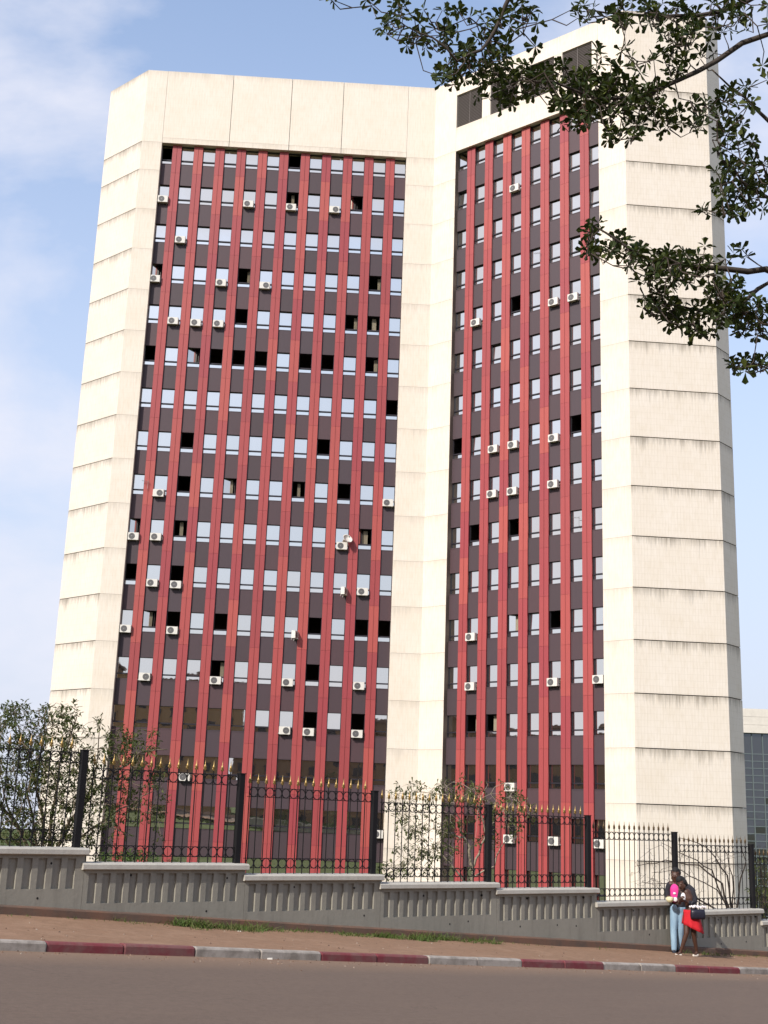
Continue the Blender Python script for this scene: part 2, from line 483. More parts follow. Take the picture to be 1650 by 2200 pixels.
# pavement under the wall
b = MB()
fr = [0, .05, .15, .3, .5, .75, 1]
for s in SV2:
    for f in fr:
        n = .10 + (kerb_n(s) + .02 - .10) * f
        b.v.append(tuple(SN(s, n, pave_z(s, n) + (.035 * (1 - f) ** 3 + .012 * sin(s * 1.7 + f * 5) * (1 - f)))))
k = len(fr)
for i in range(len(SV2) - 1):
    for j in range(k - 1): b.face([i * k + j, i * k + j + 1, (i + 1) * k + j + 1, (i + 1) * k + j])
pave = tag(put('pavement', b.mesh('pavement', M_pave)), kind='structure')
# far pavement on the camera's side
b = MB()
for s in SV2:
    for o in (0, .15, 6): b.v.append(tuple(SN(s, kerb_n(s) + 10.5 + o, pave_z(s, kerb_n(s) + 10) - .02)))
for i in range(len(SV2) - 1):
    for j in range(2): b.face([i * 3 + j, i * 3 + j + 1, (i + 1) * 3 + j + 1, (i + 1) * 3 + j])
tag(put('pavement', b.mesh('near_pavement', M_pave)), kind='structure')

# kerb of one-metre stones, painted red and white in pairs
kerb = empty('kerb', SN(0, kerb_n(0), pave_z(0, 3.3)))
tag(kerb, kind='structure')
def kerb_stone(L, mat, tilt):
    b = MB()
    prof = [(0.0, -.25), (0.0, 0.0), (.105, 0.002), (.128, -.006), (.145, -.026), (.158, -.25)]
    for x in (.004, .018, L - .018, L - .004):
        c = .006 if x in (.004, L - .004) else 0
        for n, z in prof: b.v.append((x, n - (c if n > .1 else 0), z - (c if z > -.2 else 0)))
    k = len(prof)
    for i in range(3):
        for j in range(k - 1): b.face([i * k + j, (i + 1) * k + j, (i + 1) * k + j + 1, i * k + j + 1])
    b.face(list(range(k))); b.face([3 * k + j for j in reversed(range(k))])
    return b
for i in range(-14, 40):
    s0 = i * 1.015 + .0
    red = ((i // 2) % 2) == 1
    ks_ = kerb_stone(1.015, None, 0)
    rr = random.uniform(-.008, .008); rz_ = random.uniform(-.006, .006)
    w = []
    for x, n, z in ks_.v:
        s = s0 + x
        w.append((x, n, z))
    # stone laid along the kerb line
    a = SN(s0, kerb_n(s0), pave_z(s0, kerb_n(s0))); c = SN(s0 + 1.015, kerb_n(s0 + 1.015), pave_z(s0 + 1.015, kerb_n(s0 + 1.015)))
    ex = (c - a).normalized(); ey = Vector((NS.x, NS.y, 0)); ey = (ey - ex * ey.dot(ex)).normalized(); ez = ey.cross(ex) * -1
    if ez.z < 0: ez = -ez
    M = Matrix(((ex.x, ey.x, ez.x, a.x + rr * ey.x), (ex.y, ey.y, ez.y, a.y + rr * ey.y), (ex.z, ey.z, ez.z, a.z + .012 + rz_), (0, 0, 0, 1)))
    put('kerb_stone', ks_.mesh('kerb_stone', M_kerb_red if red else M_kerb_white), kerb, M)

# ------------------------------------------------------------------ boundary wall, sections stepping down the street
PL = 2.8137
CB = [-.45, -.658, -.866, -1.031, -1.176, -1.292, -1.565, -1.785, -2.045, -2.25, -2.45]   # underside of each coping, first section begins at s = -2*PL
SEC = []          # (s0, s1, coping top)
for i, cb in enumerate(CB): SEC.append(((i - 2) * PL, (i - 1) * PL, cb + .105))
bw = empty('boundary_wall', SN(0, 0, street(0)))
tag(bw, 'grey rendered boundary wall with fluted panels stepping down along the pavement', 'wall')
FLUTE = [0, 0, 11, 12, 13, 13, 12, 12, 12, 12, 12]
for i, (s0, s1, ct) in enumerate(SEC):
    cb = ct - .105
    bot = street(s1) - .4
    nf = 12.5; pitch = PL / 12.6
    ztop = cb - .05; zlow = cb - .475
    b = MB()
    n_f = .14; n_r = .103; n_b = -.10
    def V(s, n, z): b.v.append((s, n, z)); return len(b.v) - 1
    def Q(p0, p1, p2, p3): b.face([V(*p0), V(*p1), V(*p2), V(*p3)])
    a0, a1 = s0 + .002, s1 - .002
    # body: lower face, top strip, recess back, ribs between the flutes
    Q((a0, n_f, bot), (a1, n_f, bot), (a1, n_f, zlow), (a0, n_f, zlow))
    Q((a0, n_f, ztop), (a1, n_f, ztop), (a1, n_f, cb), (a0, n_f, cb))
    Q((a0, n_r, zlow), (a1, n_r, zlow), (a1, n_r, ztop), (a0, n_r, ztop))
    Q((a0, n_f, zlow), (a1, n_f, zlow), (a1, n_r, zlow - .0), (a0, n_r, zlow - .0))
    Q((a0, n_r, ztop), (a1, n_r, ztop), (a1, n_f, ztop), (a0, n_f, ztop))
    Q((a0, n_b, bot), (a0, n_b, cb), (a1, n_b, cb), (a1, n_b, bot))
    Q((a0, n_b, bot), (a0, n_f, bot), (a0, n_f, cb), (a0, n_b, cb))
    Q((a1, n_f, bot), (a1, n_b, bot), (a1, n_b, cb), (a1, n_f, cb))
    edges = [a0]
    m0 = a0 + .045
    for q in range(12):
        fl0 = m0 + q * pitch + .035; fl1 = fl0 + .125
        edges += [fl0, fl1]
    edges.append(a1)
    for q in range(0, len(edges), 2):
        e0, e1 = edges[q], edges[q + 1]
        sl0 = 0 if q == 0 else .006; sl1 = 0 if q == len(edges) - 2 else .022
        if e1 - sl1 - e0 - sl0 < .01: continue
        Q((e0 + sl0, n_f, zlow), (e1 - 0, n_f, zlow), (e1 - 0, n_f, ztop), (e0 + sl0, n_f, ztop))
        Q((e0 - .0, n_r, zlow), (e0 + sl0, n_f, zlow), (e0 + sl0, n_f, ztop), (e0 - .0, n_r, ztop))
        Q((e1, n_f, zlow), (e1 + .0, n_r, zlow), (e1 + .0, n_r, ztop), (e1, n_f, ztop))
    b = to_world(b)
    sec = put('wall_section', b.mesh('wall_section', M_wall), bw)
    # coping slab with weathered bevel
    c = MB()
    prof = [(-.17, 0), (.185, 0), (.205, .012), (.20, .075), (.17, .098), (-.14, .105), (-.17, .08)]
    e0, e1 = s0 - .045, s1 + .03
    ns = 7
    for j in range(ns):
        s = e0 + (e1 - e0) * j / (ns - 1)
        for n, z in prof: c.v.append((s, n, cb + z))
    k = len(prof)
    for j in range(ns - 1):
        for q in range(k):
            qq = (q + 1) % k
            c.face([j * k + q, (j + 1) * k + q, (j + 1) * k + qq, j * k + qq])
    c.face(list(range(k))); c.face([(ns - 1) * k + q for q in reversed(range(k))])
    put('coping', to_world(c).mesh('coping', M_coping), sec)
    # weep holes: near-black discs, the shade inside put into the colour
    for (fs, dz) in ((.22, .62), (.53, .60), (.82, .61), (.35, .10), (.86, .10)):
        sx = s0 + PL * (fs + random.uniform(-.08, .08)); zz = cb - dz + random.uniform(-.03, .03)
        if zz < street(sx) + .22: continue
        w = MB(); p = SN(sx, n_f + .002, zz)
        for a in range(8):
            q = p + Vector((DS.x * .016 * cos(a * pi / 4), DS.y * .016 * cos(a * pi / 4), .018 * sin(a * pi / 4))); w.v.append(tuple(q))
        for a in range(8):
            q = Vector(w.v[a]) - Vector((NS.x, NS.y, 0)) * .03; w.v.append(tuple(q))
        w.face(list(range(8)))
        for a in range(8): w.face([a, (a + 1) % 8, 8 + (a + 1) % 8, 8 + a])
        put('weep_hole', w.mesh('weep_hole', M_dark), sec)
b = MB()
prof = [(.13, -.5), (.255, -.5), (.25, .128), (.235, .142), (.13, .15)]
sv = [-6 + .7 * i for i in range(48)]
for s in sv:
    for n, z in prof: b.v.append(tuple(SN(s, n + random.uniform(-.006, .006) * (n > .2), street(s) + z + random.uniform(-.006, .006) * (z > 0))))
k = len(prof)
for j in range(len(sv) - 1):
    for q in range(k - 1): b.face([j * k + q, (j + 1) * k + q, (j + 1) * k + q + 1, j * k + q + 1])
put('plinth', b.mesh('plinth', M_plinth), bw)

# iron railings, one per wall section
def ring_mesh(R, r, name):
    b = MB(); K, k = 14, 5
    for i in range(K):
        a = 2 * pi * i / K; c = Vector((cos(a), 0, sin(a)))
        for j in range(k):
            t = 2 * pi * j / k
            p = c * (R + r * cos(t)) + Vector((0, r * sin(t), 0)); b.v.append(tuple(p))
    for i in range(K):
        for j in range(k):
            b.face([i * k + j, ((i + 1) % K) * k + j, ((i + 1) % K) * k + (j + 1) % k, i * k + (j + 1) % k])
    return b.mesh(name, M_iron, True)
NB = 17; BS = PL / (NB + .4)
ME_ring = ring_mesh(BS * .5 - .004, .0085, 'ring')
bb = MB(); bb.tube([(0, 0, -.0), (0, 0, 1.44)], .0095, 6); ME_bar = bb.mesh('bar', M_iron)
sp = MB(); sp.lathe([(.009, 0), (.017, .012), (.009, .03), (.022, .055), (.024, .066), (.013, .088), (.007, .11), (.003, .17)], (0, 0, 0), 8)
sp.ball((-.022, 0, .03), (.008, .010, .022), 6, 4); sp.ball((.022, 0, .03), (.008, .010, .022), 6, 4)
ME_spear = sp.mesh('spearhead', M_gold, True); ME_spear2 = sp.mesh('spearhead_dark', M_gold_dark, True)
bb = MB(); bb.box(-.048, .048, -.048, .048, 0, 1.41); bb.box(-.056, .056, -.056, .056, 1.41, 1.425); ME_post = bb.mesh('post', M_iron)
RL = ['gilt-tipped black railing at the far left, in front of the big bush',
      'gilt-tipped black railing second from the left, above the longest visible coping',
      'gilt-tipped black railing third from the left, in front of the red pilasters only',
      'black railing in front of the concave cream corner and the pale-trunked bush',
      'black railing just right of the pale-trunked bush, before the right red facade',
      'dark-tipped black railing left of the couple, before the cream tower flank',
      'dark-tipped black railing right of the couple, before the leafless shrub',
      'short visible piece of black railing at the far right edge',
      'black railing beyond the right edge, first', 'black railing beyond the right edge, second']
for i, (s0, s1, ct) in enumerate(SEC[1:9]):
    rot = Matrix.Rotation(TH, 4, 'Z')
    root = put('iron_railing', None, None, Matrix.Translation(SN(s0, 0, ct - .004)) @ rot)
    root.empty_display_size = .1
    tag(root, RL[i], 'railing', 'railings along the boundary wall')
    def L(x, z): return Matrix.Translation(SN(s0 + x, 0, ct - .004 + z)) @ rot
    put('post', ME_post, root, L(PL - .10, 0))
    for zz in (.095, .245, 1.225, 1.375):
        r = MB(); r.box(0.03, PL - .13, -.005, .005, -.005, .005)
        put('rail', r.mesh('rail', M_iron), root, L(0, zz))
    gold = ME_spear if i < 5 else ME_spear2
    for q in range(NB):
        x = BS * (q + .45)
        if x > PL - .16: continue
        br_ = put('bar', ME_bar, root, L(x, 0))
        put('spearhead', gold, br_, L(x, 1.432))
        if x + BS < PL - .13:
            for zz in (.17, 1.30): put('ring', ME_ring, root, L(x + BS / 2, zz))

# ------------------------------------------------------------------ the office tower
pA, pB, pC, pD, pE, pF = (Vector(p) for p in ((-23.9572, 89.7054), (-20.2523, 86.4899), (3.0248, 87.6239), (16.1950, 77.0127), (22.2730, 77.4943), (23.5850, 78.9640)))
pA2 = pA + Vector((-1.2, 16)); pF2 = pF + Vector((-.4, 18))
ZT, Z0 = 57.97, 51.55
def ZJ(k): return 4.8879 + (14 - k) * 3.4
ZBASE = -9.0
tower = empty('office_tower', (0, 95, ZBASE))
tag(tower, 'tall cream stone office tower with red pilasters on two angled window facades', 'building')
PLAN = [pA2, pA, pB, pC, pD, pE, pF, pF2]
def inner(depth):
    o = []
    n = len(PLAN)
    for i in range(n):
        p = PLAN[i]
        if i == 0: t = (PLAN[1] - p).normalized(); nn = Vector((-t.y, t.x)); o.append(p + nn * depth); continue
        if i == n - 1: t = (p - PLAN[-2]).normalized(); nn = Vector((-t.y, t.x)); o.append(p + nn * depth); continue
        t1 = (p - PLAN[i - 1]).normalized(); t2 = (PLAN[i + 1] - p).normalized()
        n1_ = Vector((-t1.y, t1.x)); n2_ = Vector((-t2.y, t2.x)); m = (n1_ + n2_)
        m = m / (1 + n1_.dot(n2_)); o.append(p + m * depth)
    return o
IN_P, IN_C = inner(.20), inner(.26)
def seg(i, a, b_):
    """plan quad of a slab on edge i between distances a and b_ (None = mitred corner)"""
    p, q = PLAN[i], PLAN[i + 1]; t = (q - p).normalized(); nn = Vector((-t.y, t.x))
    o0 = p if a is None else p + t * a; o1 = q if b_ is None else p + t * b_
    i0 = IN_P[i] if a is None else o0 + nn * .20; i1 = IN_P[i + 1] if b_ is None else o1 + nn * .20
    return [o0, o1, i1, i0]
def panel(i, a, b_, z0, z1, mat, gap, name='cladding_panel'):
    b = MB(); b.prism(seg(i, a, b_), z0 + gap / 2, z1 - gap / 2)
    put(name, b.mesh(name, mat), tower)
levels = [ZT, Z0] + [ZJ(k) for k in range(1, 18)] + [ZBASE]
for i in (0, 1, 4, 5, 6):
    for k in range(len(levels) - 1):
        z1, z0 = levels[k], levels[k + 1]
        if i in (4, 5, 6) and k == 0: pass
        panel(i, None, None, z0, z1, M_stone_dirty, .05 if i < 3 else .06)
LB, LE = 1.58, 21.08      # window field on the left facade
RB, RE = 2.12, 14.78      # and on the right facade
for (i, a, b_) in ((2, None, LB), (2, LE, None), (3, None, RB), (3, RE, None)):
    for k in range(len(levels) - 1):
        panel(i, a, b_, levels[k + 1], levels[k], M_stone, .014)
xs = [LB, 6.88, 11.63, 15.81, LE]
for k in range(4):
    panel(2, xs[k] + .02, xs[k + 1] - .02, Z0 + .432, ZT, M_stone, 0.0, 'parapet_panel')
    panel(2, xs[k] + .02, xs[k + 1] - .02, Z0 - .02, Z0 + .42, M_stone, 0.0, 'lintel_panel')
# right facade: lintel band, louvre band and its mullions, top beam
panel(3, RB + .01, RE - .01, Z0 - .06, 53.57, M_stone, 0.0, 'lintel_panel')
panel(3, RB + .01, RE - .01, 56.5, ZT, M_stone, 0.0, 'parapet_panel')
lv = [(2.12, 4.57), (5.35, 7.83), (8.60, 11.08), (11.80, 14.28)]
ml = [(4.57, 5.35), (7.83, 8.60), (11.08, 11.80), (14.28, RE - .01)]
for a, b_ in ml: panel(3, a + .004, b_ - .004, 53.575, 56.495, M_stone, 0.0, 'mullion_panel')
def facade(i):
    p, q = PLAN[i], PLAN[i + 1]; t = (q - p).normalized()
    return Matrix(((t.x, -t.y, 0, p.x), (t.y, t.x, 0, p.y), (0, 0, 1, 0), (0, 0, 0, 1)))
FL, FR = facade(2), facade(3)
for a, b_ in lv:
    b = MB()
    for q in range(22):
        z = 53.6 + q * .1325
        n = len(b.v); b.v += [(a + .02, .10, z), (b_ - .02, .10, z), (b_ - .02, .17, z + .11), (a + .02, .17, z + .11)]; b.face([n, n + 1, n + 2, n + 3])
    b.box(a + .012, b_ - .012, .19, .21, 53.58, 56.49)
    b.box((a + b_) / 2 - .02, (a + b_) / 2 + .02, .085, .11, 53.58, 56.49)
    o = put('louvre_blades', b.mesh('louvre_blades', M_louver), tower, FR); o['kind'] = 'stuff'
# dark core behind the cladding joints (with the window fields left open)
def core(i, a, b_, z0, z1):
    p, q = PLAN[i], PLAN[i + 1]; t = (q - p).normalized(); nn = Vector((-t.y, t.x))
    o0 = (IN_P[i] + (IN_C[i] - IN_P[i]) * .1) if a is None else p + t * a + nn * .206
    o1 = (IN_P[i + 1] + (IN_C[i + 1] - IN_P[i + 1]) * .1) if b_ is None else p + t * b_ + nn * .206
    i0 = o0 + nn * .25 if a is not None else IN_C[i] + (IN_C[i] - IN_P[i]) * 3
    i1 = o1 + nn * .25 if b_ is not None else IN_C[i + 1] + (IN_C[i + 1] - IN_P[i + 1]) * 3
    b = MB(); b.prism([o0, o1, i1, i0], z0, z1)
    put('core_wall', b.mesh('core_wall', M_joint), tower)
for i in (0, 1, 4, 5, 6): core(i, None, None, ZBASE, ZT - .05)
core(2, None, LB - .005, ZBASE, ZT - .05); core(2, LE + .005, None, ZBASE, ZT - .05)
core(3, None, RB - .005, ZBASE, ZT - .05); core(3, RE + .005, None, ZBASE, ZT - .05)
core(2, LB, LE, Z0 + .45, ZT - .05); core(3, RB, RE, Z0 + .45, ZT - .05)
b = MB(); b.prism([(p.x, p.y) for p in inner(.1)], ZT - .3, ZT - .04); put('roof', b.mesh('roof', M_stone), tower)
b = MB(); b.prism([(pF2.x, pF2.y), (pF2.x - .3, pF2.y + .3), (pA2.x + .3, pA2.y + .3), (pA2.x, pA2.y)], ZBASE, ZT - .05); put('rear_wall', b.mesh('rear_wall', M_stone), tower)

def wing(FM, x0, x1, first, pitch, npil, pw, side):
    d_p, d_s, d_f, d_g = .29, .40, .49, .57
    def at_(x, y, z): return FM @ Matrix.Translation((x, y, z))
    # reveals and soffit
    for (a, b_) in ((x0 - .02, x0 + .004), (x1 - .004, x1 + .02)):
        r = MB(); r.box(a, b_, .004, .9, ZBASE, Z0 - .02)
        put('reveal', r.mesh('reveal', M_reveal_shade if side == 'R' and a < x0 else M_stone), tower, FM)
    r = MB(); r.box(x0 + .005, x1 - .005, .205, .9, Z0 - .015, Z0 + .44)
    put('soffit', r.mesh('soffit', M_stone), tower, FM)
    # rooms behind: floor slabs and a back partition
    r = MB(); r.box(x0 - .3, x1 + .3, 4.0, 4.1, ZBASE, Z0 + .4); put('room_partition', r.mesh('room_partition', M_room), tower, FM)
    for xe in (x0 - .3, x1 + .2):
        r = MB(); r.box(xe, xe + .1, .92, 4.0, ZBASE, Z0 + .4); put('room_partition', r.mesh('room_partition', M_room), tower, FM)
    for k in range(1, 18):
        r = MB(); r.box(x0 - .18, x1 + .18, d_g + .12, 3.98, ZJ(k) - .2, ZJ(k) + .1); put('floor_slab', r.mesh('floor_slab', M_room), tower, FM)
    # pilasters: two metal strips per storey
    cen = [first + pitch * i for i in range(npil)]
    pan = {}
    low = MB()
    ptop = [Z0 - .03] + [ZJ(k) for k in range(1, 18)] + [ZBASE]
    for k in range(18):
        z1, z0 = ptop[k], ptop[k + 1]; h = z1 - z0 - .012
        key = round(h, 3)
        if key not in pan:
            m_ = MB(); g_ = .014
            for (a, b_) in ((-pw / 2, -g_), (g_, pw / 2)):
                m_.box(a, b_, 0, d_s - d_p + .02, 0, h)
            m_.box(-g_, g_, .045, d_s - d_p + .02, 0, h)
            pan[key] = m_.mesh('pilaster_panel', [M_red])
        for c in cen:
            if k >= 16:
                for (a, b_) in ((-pw / 2, -.014), (.014, pw / 2)): low.box(c + a, c + b_, d_p, d_s + .02, z0 + .006, z1 - .006)
            else: put('pilaster_panel', pan[key], tower, at_(c, d_p, z0 + .006))
    o = put('lower_pilaster_panels', low.mesh('lower_pilaster_panels', M_red), tower, FM); o['kind'] = 'stuff'
    # backing strip behind the pilasters so no light leaks between
    for c in cen:
        r = MB(); r.box(c - pw / 2 + .03, c + pw / 2 - .03, d_s + .021, d_g + .2, ZBASE, Z0 - .02); put('pilaster_backing', r.mesh('pilaster_backing', M_frame), tower, FM)
    # bays between pilasters
    bays = []
    ed = [x0 + .006] + [e for c in cen for e in (c - pw / 2, c + pw / 2)] + [x1 - .006]
    for q in range(0, len(ed), 2): bays.append((ed[q], ed[q + 1]))
    spm, frm, upm, lom = {}, {}, {}, {}
    lows = MB(); lwin = MB()
    for k in range(1, 19):
        zt_ = ZJ(k) + .83 if k < 18 else None
        for ci, (a, b_) in enumerate(bays):
            w = b_ - a; key = round(w, 2); c = (a + b_) / 2
            if k <= 17:
                z1, z0 = ZJ(k) + .83, ZJ(k) - .99
                if k > 15: 
                    lows.box(a + .002, b_ - .002, d_s, d_s + .1, z0, z1 - .05)
                    lows.box(a + .002, b_ - .002, d_s - .012, d_s + .12, z1 - .05, z1)
                else:
                    if key not in spm:
                        m_ = MB(); m_.box(-w / 2 + .002, w / 2 - .002, 0, .10, 0, 1.76); m_.box(-w / 2 + .002, w / 2 - .002, -.014, .12, 1.762, 1.82)
                        m_.box(-w / 2 + .002, w / 2 - .002, -.008, .12, -.03, -.002)
                        spm[key] = m_.mesh('spandrel', M_spandrel)
                    put('spandrel', spm[key], tower, at_(c, d_s, z0))
                # window above this spandrel
                zb = z1; zh = (ZJ(k - 1) - .99) if k > 1 else Z0 - .025
                H_ = zh - zb
                if k > 15:
                    lwin.box(a + .004, b_ - .004, d_g, d_g + .01, zb + .42, zh - .03, 1); lwin.box(a + .004, b_ - .004, d_g, d_g + .01, zb + .03, zb + .32, 1)
                    lwin.box(a + .002, b_ - .002, d_f, d_g + .05, zb + .325, zb + .415, 0)
                    continue
                kk = (key, round(H_, 2))
                if kk not in frm:
                    m_ = MB()
                    m_.box(-w / 2 + .002, -w / 2 + .045, 0, .14, 0.002, H_ - .002); m_.box(w / 2 - .045, w / 2 - .002, 0, .14, .002, H_ - .002)
                    m_.box(-w / 2 + .046, w / 2 - .046, 0, .14, .325, .415); m_.box(-w / 2 + .046, w / 2 - .046, 0, .14, H_ - .05, H_ - .002)
                    m_.box(-w / 2 + .046, w / 2 - .046, 0, .14, .002, .028)
                    frm[kk] = m_.mesh('window', M_frame)
                    m_ = MB(); m_.box(0, w - .096, 0, .008, 0, H_ - .05 - .418); upm[kk] = m_.mesh('pane', M_glass)
                    m_ = MB(); m_.box(-w / 2 + .047, w / 2 - .047, 0, .008, 0, .294); lom[kk] = m_.mesh('lower_pane', M_glass_low)
                win = put('window', frm[kk], tower, at_(c, d_f, zb))
                st = STATE.get((side, k, ci + 1), '')
                lt = Matrix.Rotation(radians(random.gauss(0, .25)), 4, 'X') @ Matrix.Rotation(radians(random.gauss(0, .3)), 4, 'Z')
                put('lower_pane', lom[kk], win, at_(c, d_g, zb + .03) @ lt)
                base = at_(a + .048, d_g, zb + .4165)
                if st == 'open': R_ = Matrix.Rotation(radians(random.uniform(80, 88)), 4, 'Z')
                elif st == 'ajar': R_ = Matrix.Rotation(radians(random.uniform(24, 38)), 4, 'Z')
                elif st == 'hot': R_ = Matrix.Rotation(radians(-3.5), 4, 'X')
                else: R_ = Matrix.Rotation(radians(random.gauss(0, .35)), 4, 'X') @ Matrix.Rotation(radians(random.gauss(0, .35)), 4, 'Z')
                put('pane', upm[kk], win, base @ R_)
                if (side, k, ci + 1) in CURTAIN:
                    m_ = MB(); cw = w * random.uniform(.18, .36); x_ = b_ - .06 - cw if random.random() < .6 else a + w * .4
                    n = 12
                    for j in range(n):
                        xx = x_ + cw * j / (n - 1); yy = d_g + .22 + .03 * sin(j * 2.1)
                        m_.v += [(xx, yy, zb + .05), (xx, yy, zh - .1)]
                    for j in range(n - 1): m_.face([2 * j, 2 * j + 2, 2 * j + 3, 2 * j + 1])
                    put('curtain', m_.mesh('curtain', M_curtain), win, FM)
    o = put('lower_spandrels', lows.mesh('lower_spandrels', M_spandrel), tower, FM); o['kind'] = 'stuff'
    o = put('lower_windows', lwin.mesh('lower_windows', [M_frame, M_glass]), tower, FM); o['kind'] = 'stuff'
    return bays, d_s
STATE = {}
for s_ in ('1 1,7', '2 7', '4 5,11', '5 5,10,11', '6 1,4,5,6,8,9,11', '7 12', '8 3,9', '9 3,8,10', '10 3', '11 1,3', '12 3,5,9,11,12', '13 9,5', '14 9,11'):
    r_, cs = s_.split()
    for c_ in cs.split(','): STATE[('L', int(r_), int(c_))] = 'open'
for s_ in ('2 10', '4 1', '6 3', '9 5', '10 11,1', '12 2'):
    r_, cs = s_.split()
    for c_ in cs.split(','): STATE[('L', int(r_), int(c_))] = 'ajar'
for s_ in ('5 4', '8 1,7', '10 2,4', '12 6', '14 2,3'):
    r_, cs = s_.split()
    for c_ in cs.split(','): STATE[('R', int(r_), int(c_))] = 'open'
for s_ in ('1 1', '12 4'):
    r_, cs = s_.split()
    for c_ in cs.split(','): STATE[('R', int(r_), int(c_))] = 'ajar'
for s_ in ('2 1', '3 8', '6 3', '12 5', '8 2'):
    r_, cs = s_.split()
    for c_ in cs.split(','): STATE[('R', int(r_), int(c_))] = 'hot'
CURTAIN = {('L', 4, 5), ('L', 4, 11), ('L', 5, 10), ('L', 5, 11), ('L', 6, 11), ('L', 9, 5), ('L', 9, 8), ('L', 10, 3), ('L', 10, 11), ('L', 12, 2), ('R', 12, 4), ('R', 14, 2), ('R', 14, 3), ('L', 2, 7), ('L', 13, 5)}
BAY_L, DSP = wing(FL, LB, LE, 2.785, 1.702, 11, .70, 'L')
BAY_R, _ = wing(FR, RB, RE, 3.42, 1.67, 7, .72, 'R')

# air conditioners hung under the windows
def ac_meshes():
    w, h, d = .80, .54, .29
    b = MB(); e = .02
    b.prism([(-w / 2 + e, -d), (w / 2 - e, -d), (w / 2, -d + e), (w / 2, 0), (-w / 2, 0), (-w / 2, -d + e)], 0, h)
    case = b.mesh('casing', M_white)
    f = MB(); f.lathe([(.225, 0), (.225, -.010), (.20, -.014), (.0, -.008)], (-.10, -d - .002, h / 2), 20, 0, 'y')
    grille = f.mesh('fan_grille', M_grille, False)
    hb = MB(); hb.lathe([(.045, 0), (.045, -.008), (.0, -.010)], (-.10, -d - .014, h / 2), 12, 0, 'y')
    hub = hb.mesh('fan_hub', M_steel)
    k = MB(); k.box(-.018, .018, -d - .02, .05, -.04, -.004); k.box(-.018, .018, .02, .05, -.12, -.04)
    br_ = k.mesh('bracket', M_steel)
    p = MB(); p.tube([(.38, -.1, .1), (.47, -.1, .06), (.5, -.02, .0), (.46, .04, -.12)], .014, 5); pipe = p.mesh('pipe', M_steel)
    return case, grille, hub, br_, pipe
AC = ac_meshes()
ORD = ['', 'first', 'second', 'third', 'fourth', 'fifth', 'sixth', 'seventh', 'eighth', 'ninth', 'tenth', 'eleventh', 'twelfth', 'thirteenth', 'fourteenth', 'fifteenth', 'sixteenth']
def ac(FM, bays, side, k, c, kind=''):
    a, b_ = bays[c - 1]; x = (a + b_) / 2 + random.uniform(-.08, .02); z = ZJ(k) + .83 - random.uniform(.10, .2)
    M = FM @ Matrix.Translation((x, DSP - .055, z))
    if kind == 'side': M = FM @ Matrix.Translation((x + .22, DSP - .30, z)) @ Matrix.Rotation(radians(72), 4, 'Z')
    elif kind == 'flip': M = M @ Matrix.Rotation(0, 4, 'Z') @ Matrix.Diagonal((-1, 1, 1, 1))
    root = put('air_conditioner', None, None, M); root.empty_display_size = .2
    face = 'left' if side == 'L' else 'right'
    tag(root, f'white air conditioner, {face} red facade, {ORD[k]} window row down, {ORD[c]} column', 'air conditioner', 'air conditioners hung on the tower')
    cs = put('casing', AC[0], root, M); gr = put('fan_grille', AC[1], root, M); put('fan_hub', AC[2], gr, M); put('bracket', AC[3], root, M @ Matrix.Translation((-.27, 0, 0))); put('bracket', AC[3], root, M @ Matrix.Translation((.27, 0, 0))); put('pipe', AC[4], root, M)
for s_ in ('2 1,5,7', '3 2', '4 1,4', '5 2,3,4', '9 12', '10 1,2', '11 2,3,11', '12 1,3', '13 5,8,11', '14 9,11', '15 4', '16 12'):
    r_, cs = s_.split()
    for c_ in cs.split(','): ac(FL, BAY_L, 'L', int(r_), int(c_))
for r_, c_, kd in ((2, 9, 'flip'), (4, 6, 'flip'), (9, 2, 'flip'), (10, 10, ''), (11, 10, 'side'), (12, 8, 'side'), (13, 2, 'flip'), (14, 8, 'flip')): ac(FL, BAY_L, 'L', r_, c_, kd)
for s_ in ('2 4', '5 2,6,7', '8 3,4,6', '9 3,4,6', '12 2', '13 2,6,8', '15 4', '16 4,6,8'):
    r_, cs = s_.split()
    for c_ in cs.split(','): ac(FR, BAY_R, 'R', int(r_), int(c_))
# satellite dish and aerials
a, b_ = BAY_L[9]
M = FL @ Matrix.Translation(((a + b_) / 2 + .38, DSP - .5, ZJ(10) + 1.42)) @ Matrix.Rotation(radians(28), 4, 'Z') @ Matrix.Rotation(radians(-32), 4, 'X')
root = put('satellite_dish', None, None, M); root.empty_display_size = .2
tag(root, 'white satellite dish on top of an air conditioner on the left red facade', 'dish')
b = MB(); prof = [(.38 * t, -.11 * t * t) for t in (.02, .25, .5, .75, 1)] + [(.385, -.105), (.02, .02)]
b.lathe(prof, (0, 0, 0), 20, 0, 'y'); put('reflector', b.mesh('reflector', M_white, True), root, M)
b = MB(); b.tube([(0, -.05, -.36), (0, -.35, -.08)], .012, 5); b.box(-.03, .03, -.39, -.33, -.1, -.03); put('feed_arm', b.mesh('feed_arm', M_steel), root, M)
b = MB(); b.tube([(0, 0.0, 0), (0, .1, -.2), (0, .12, -.55)], .016, 6); put('mount', b.mesh('mount', M_steel), root, M)
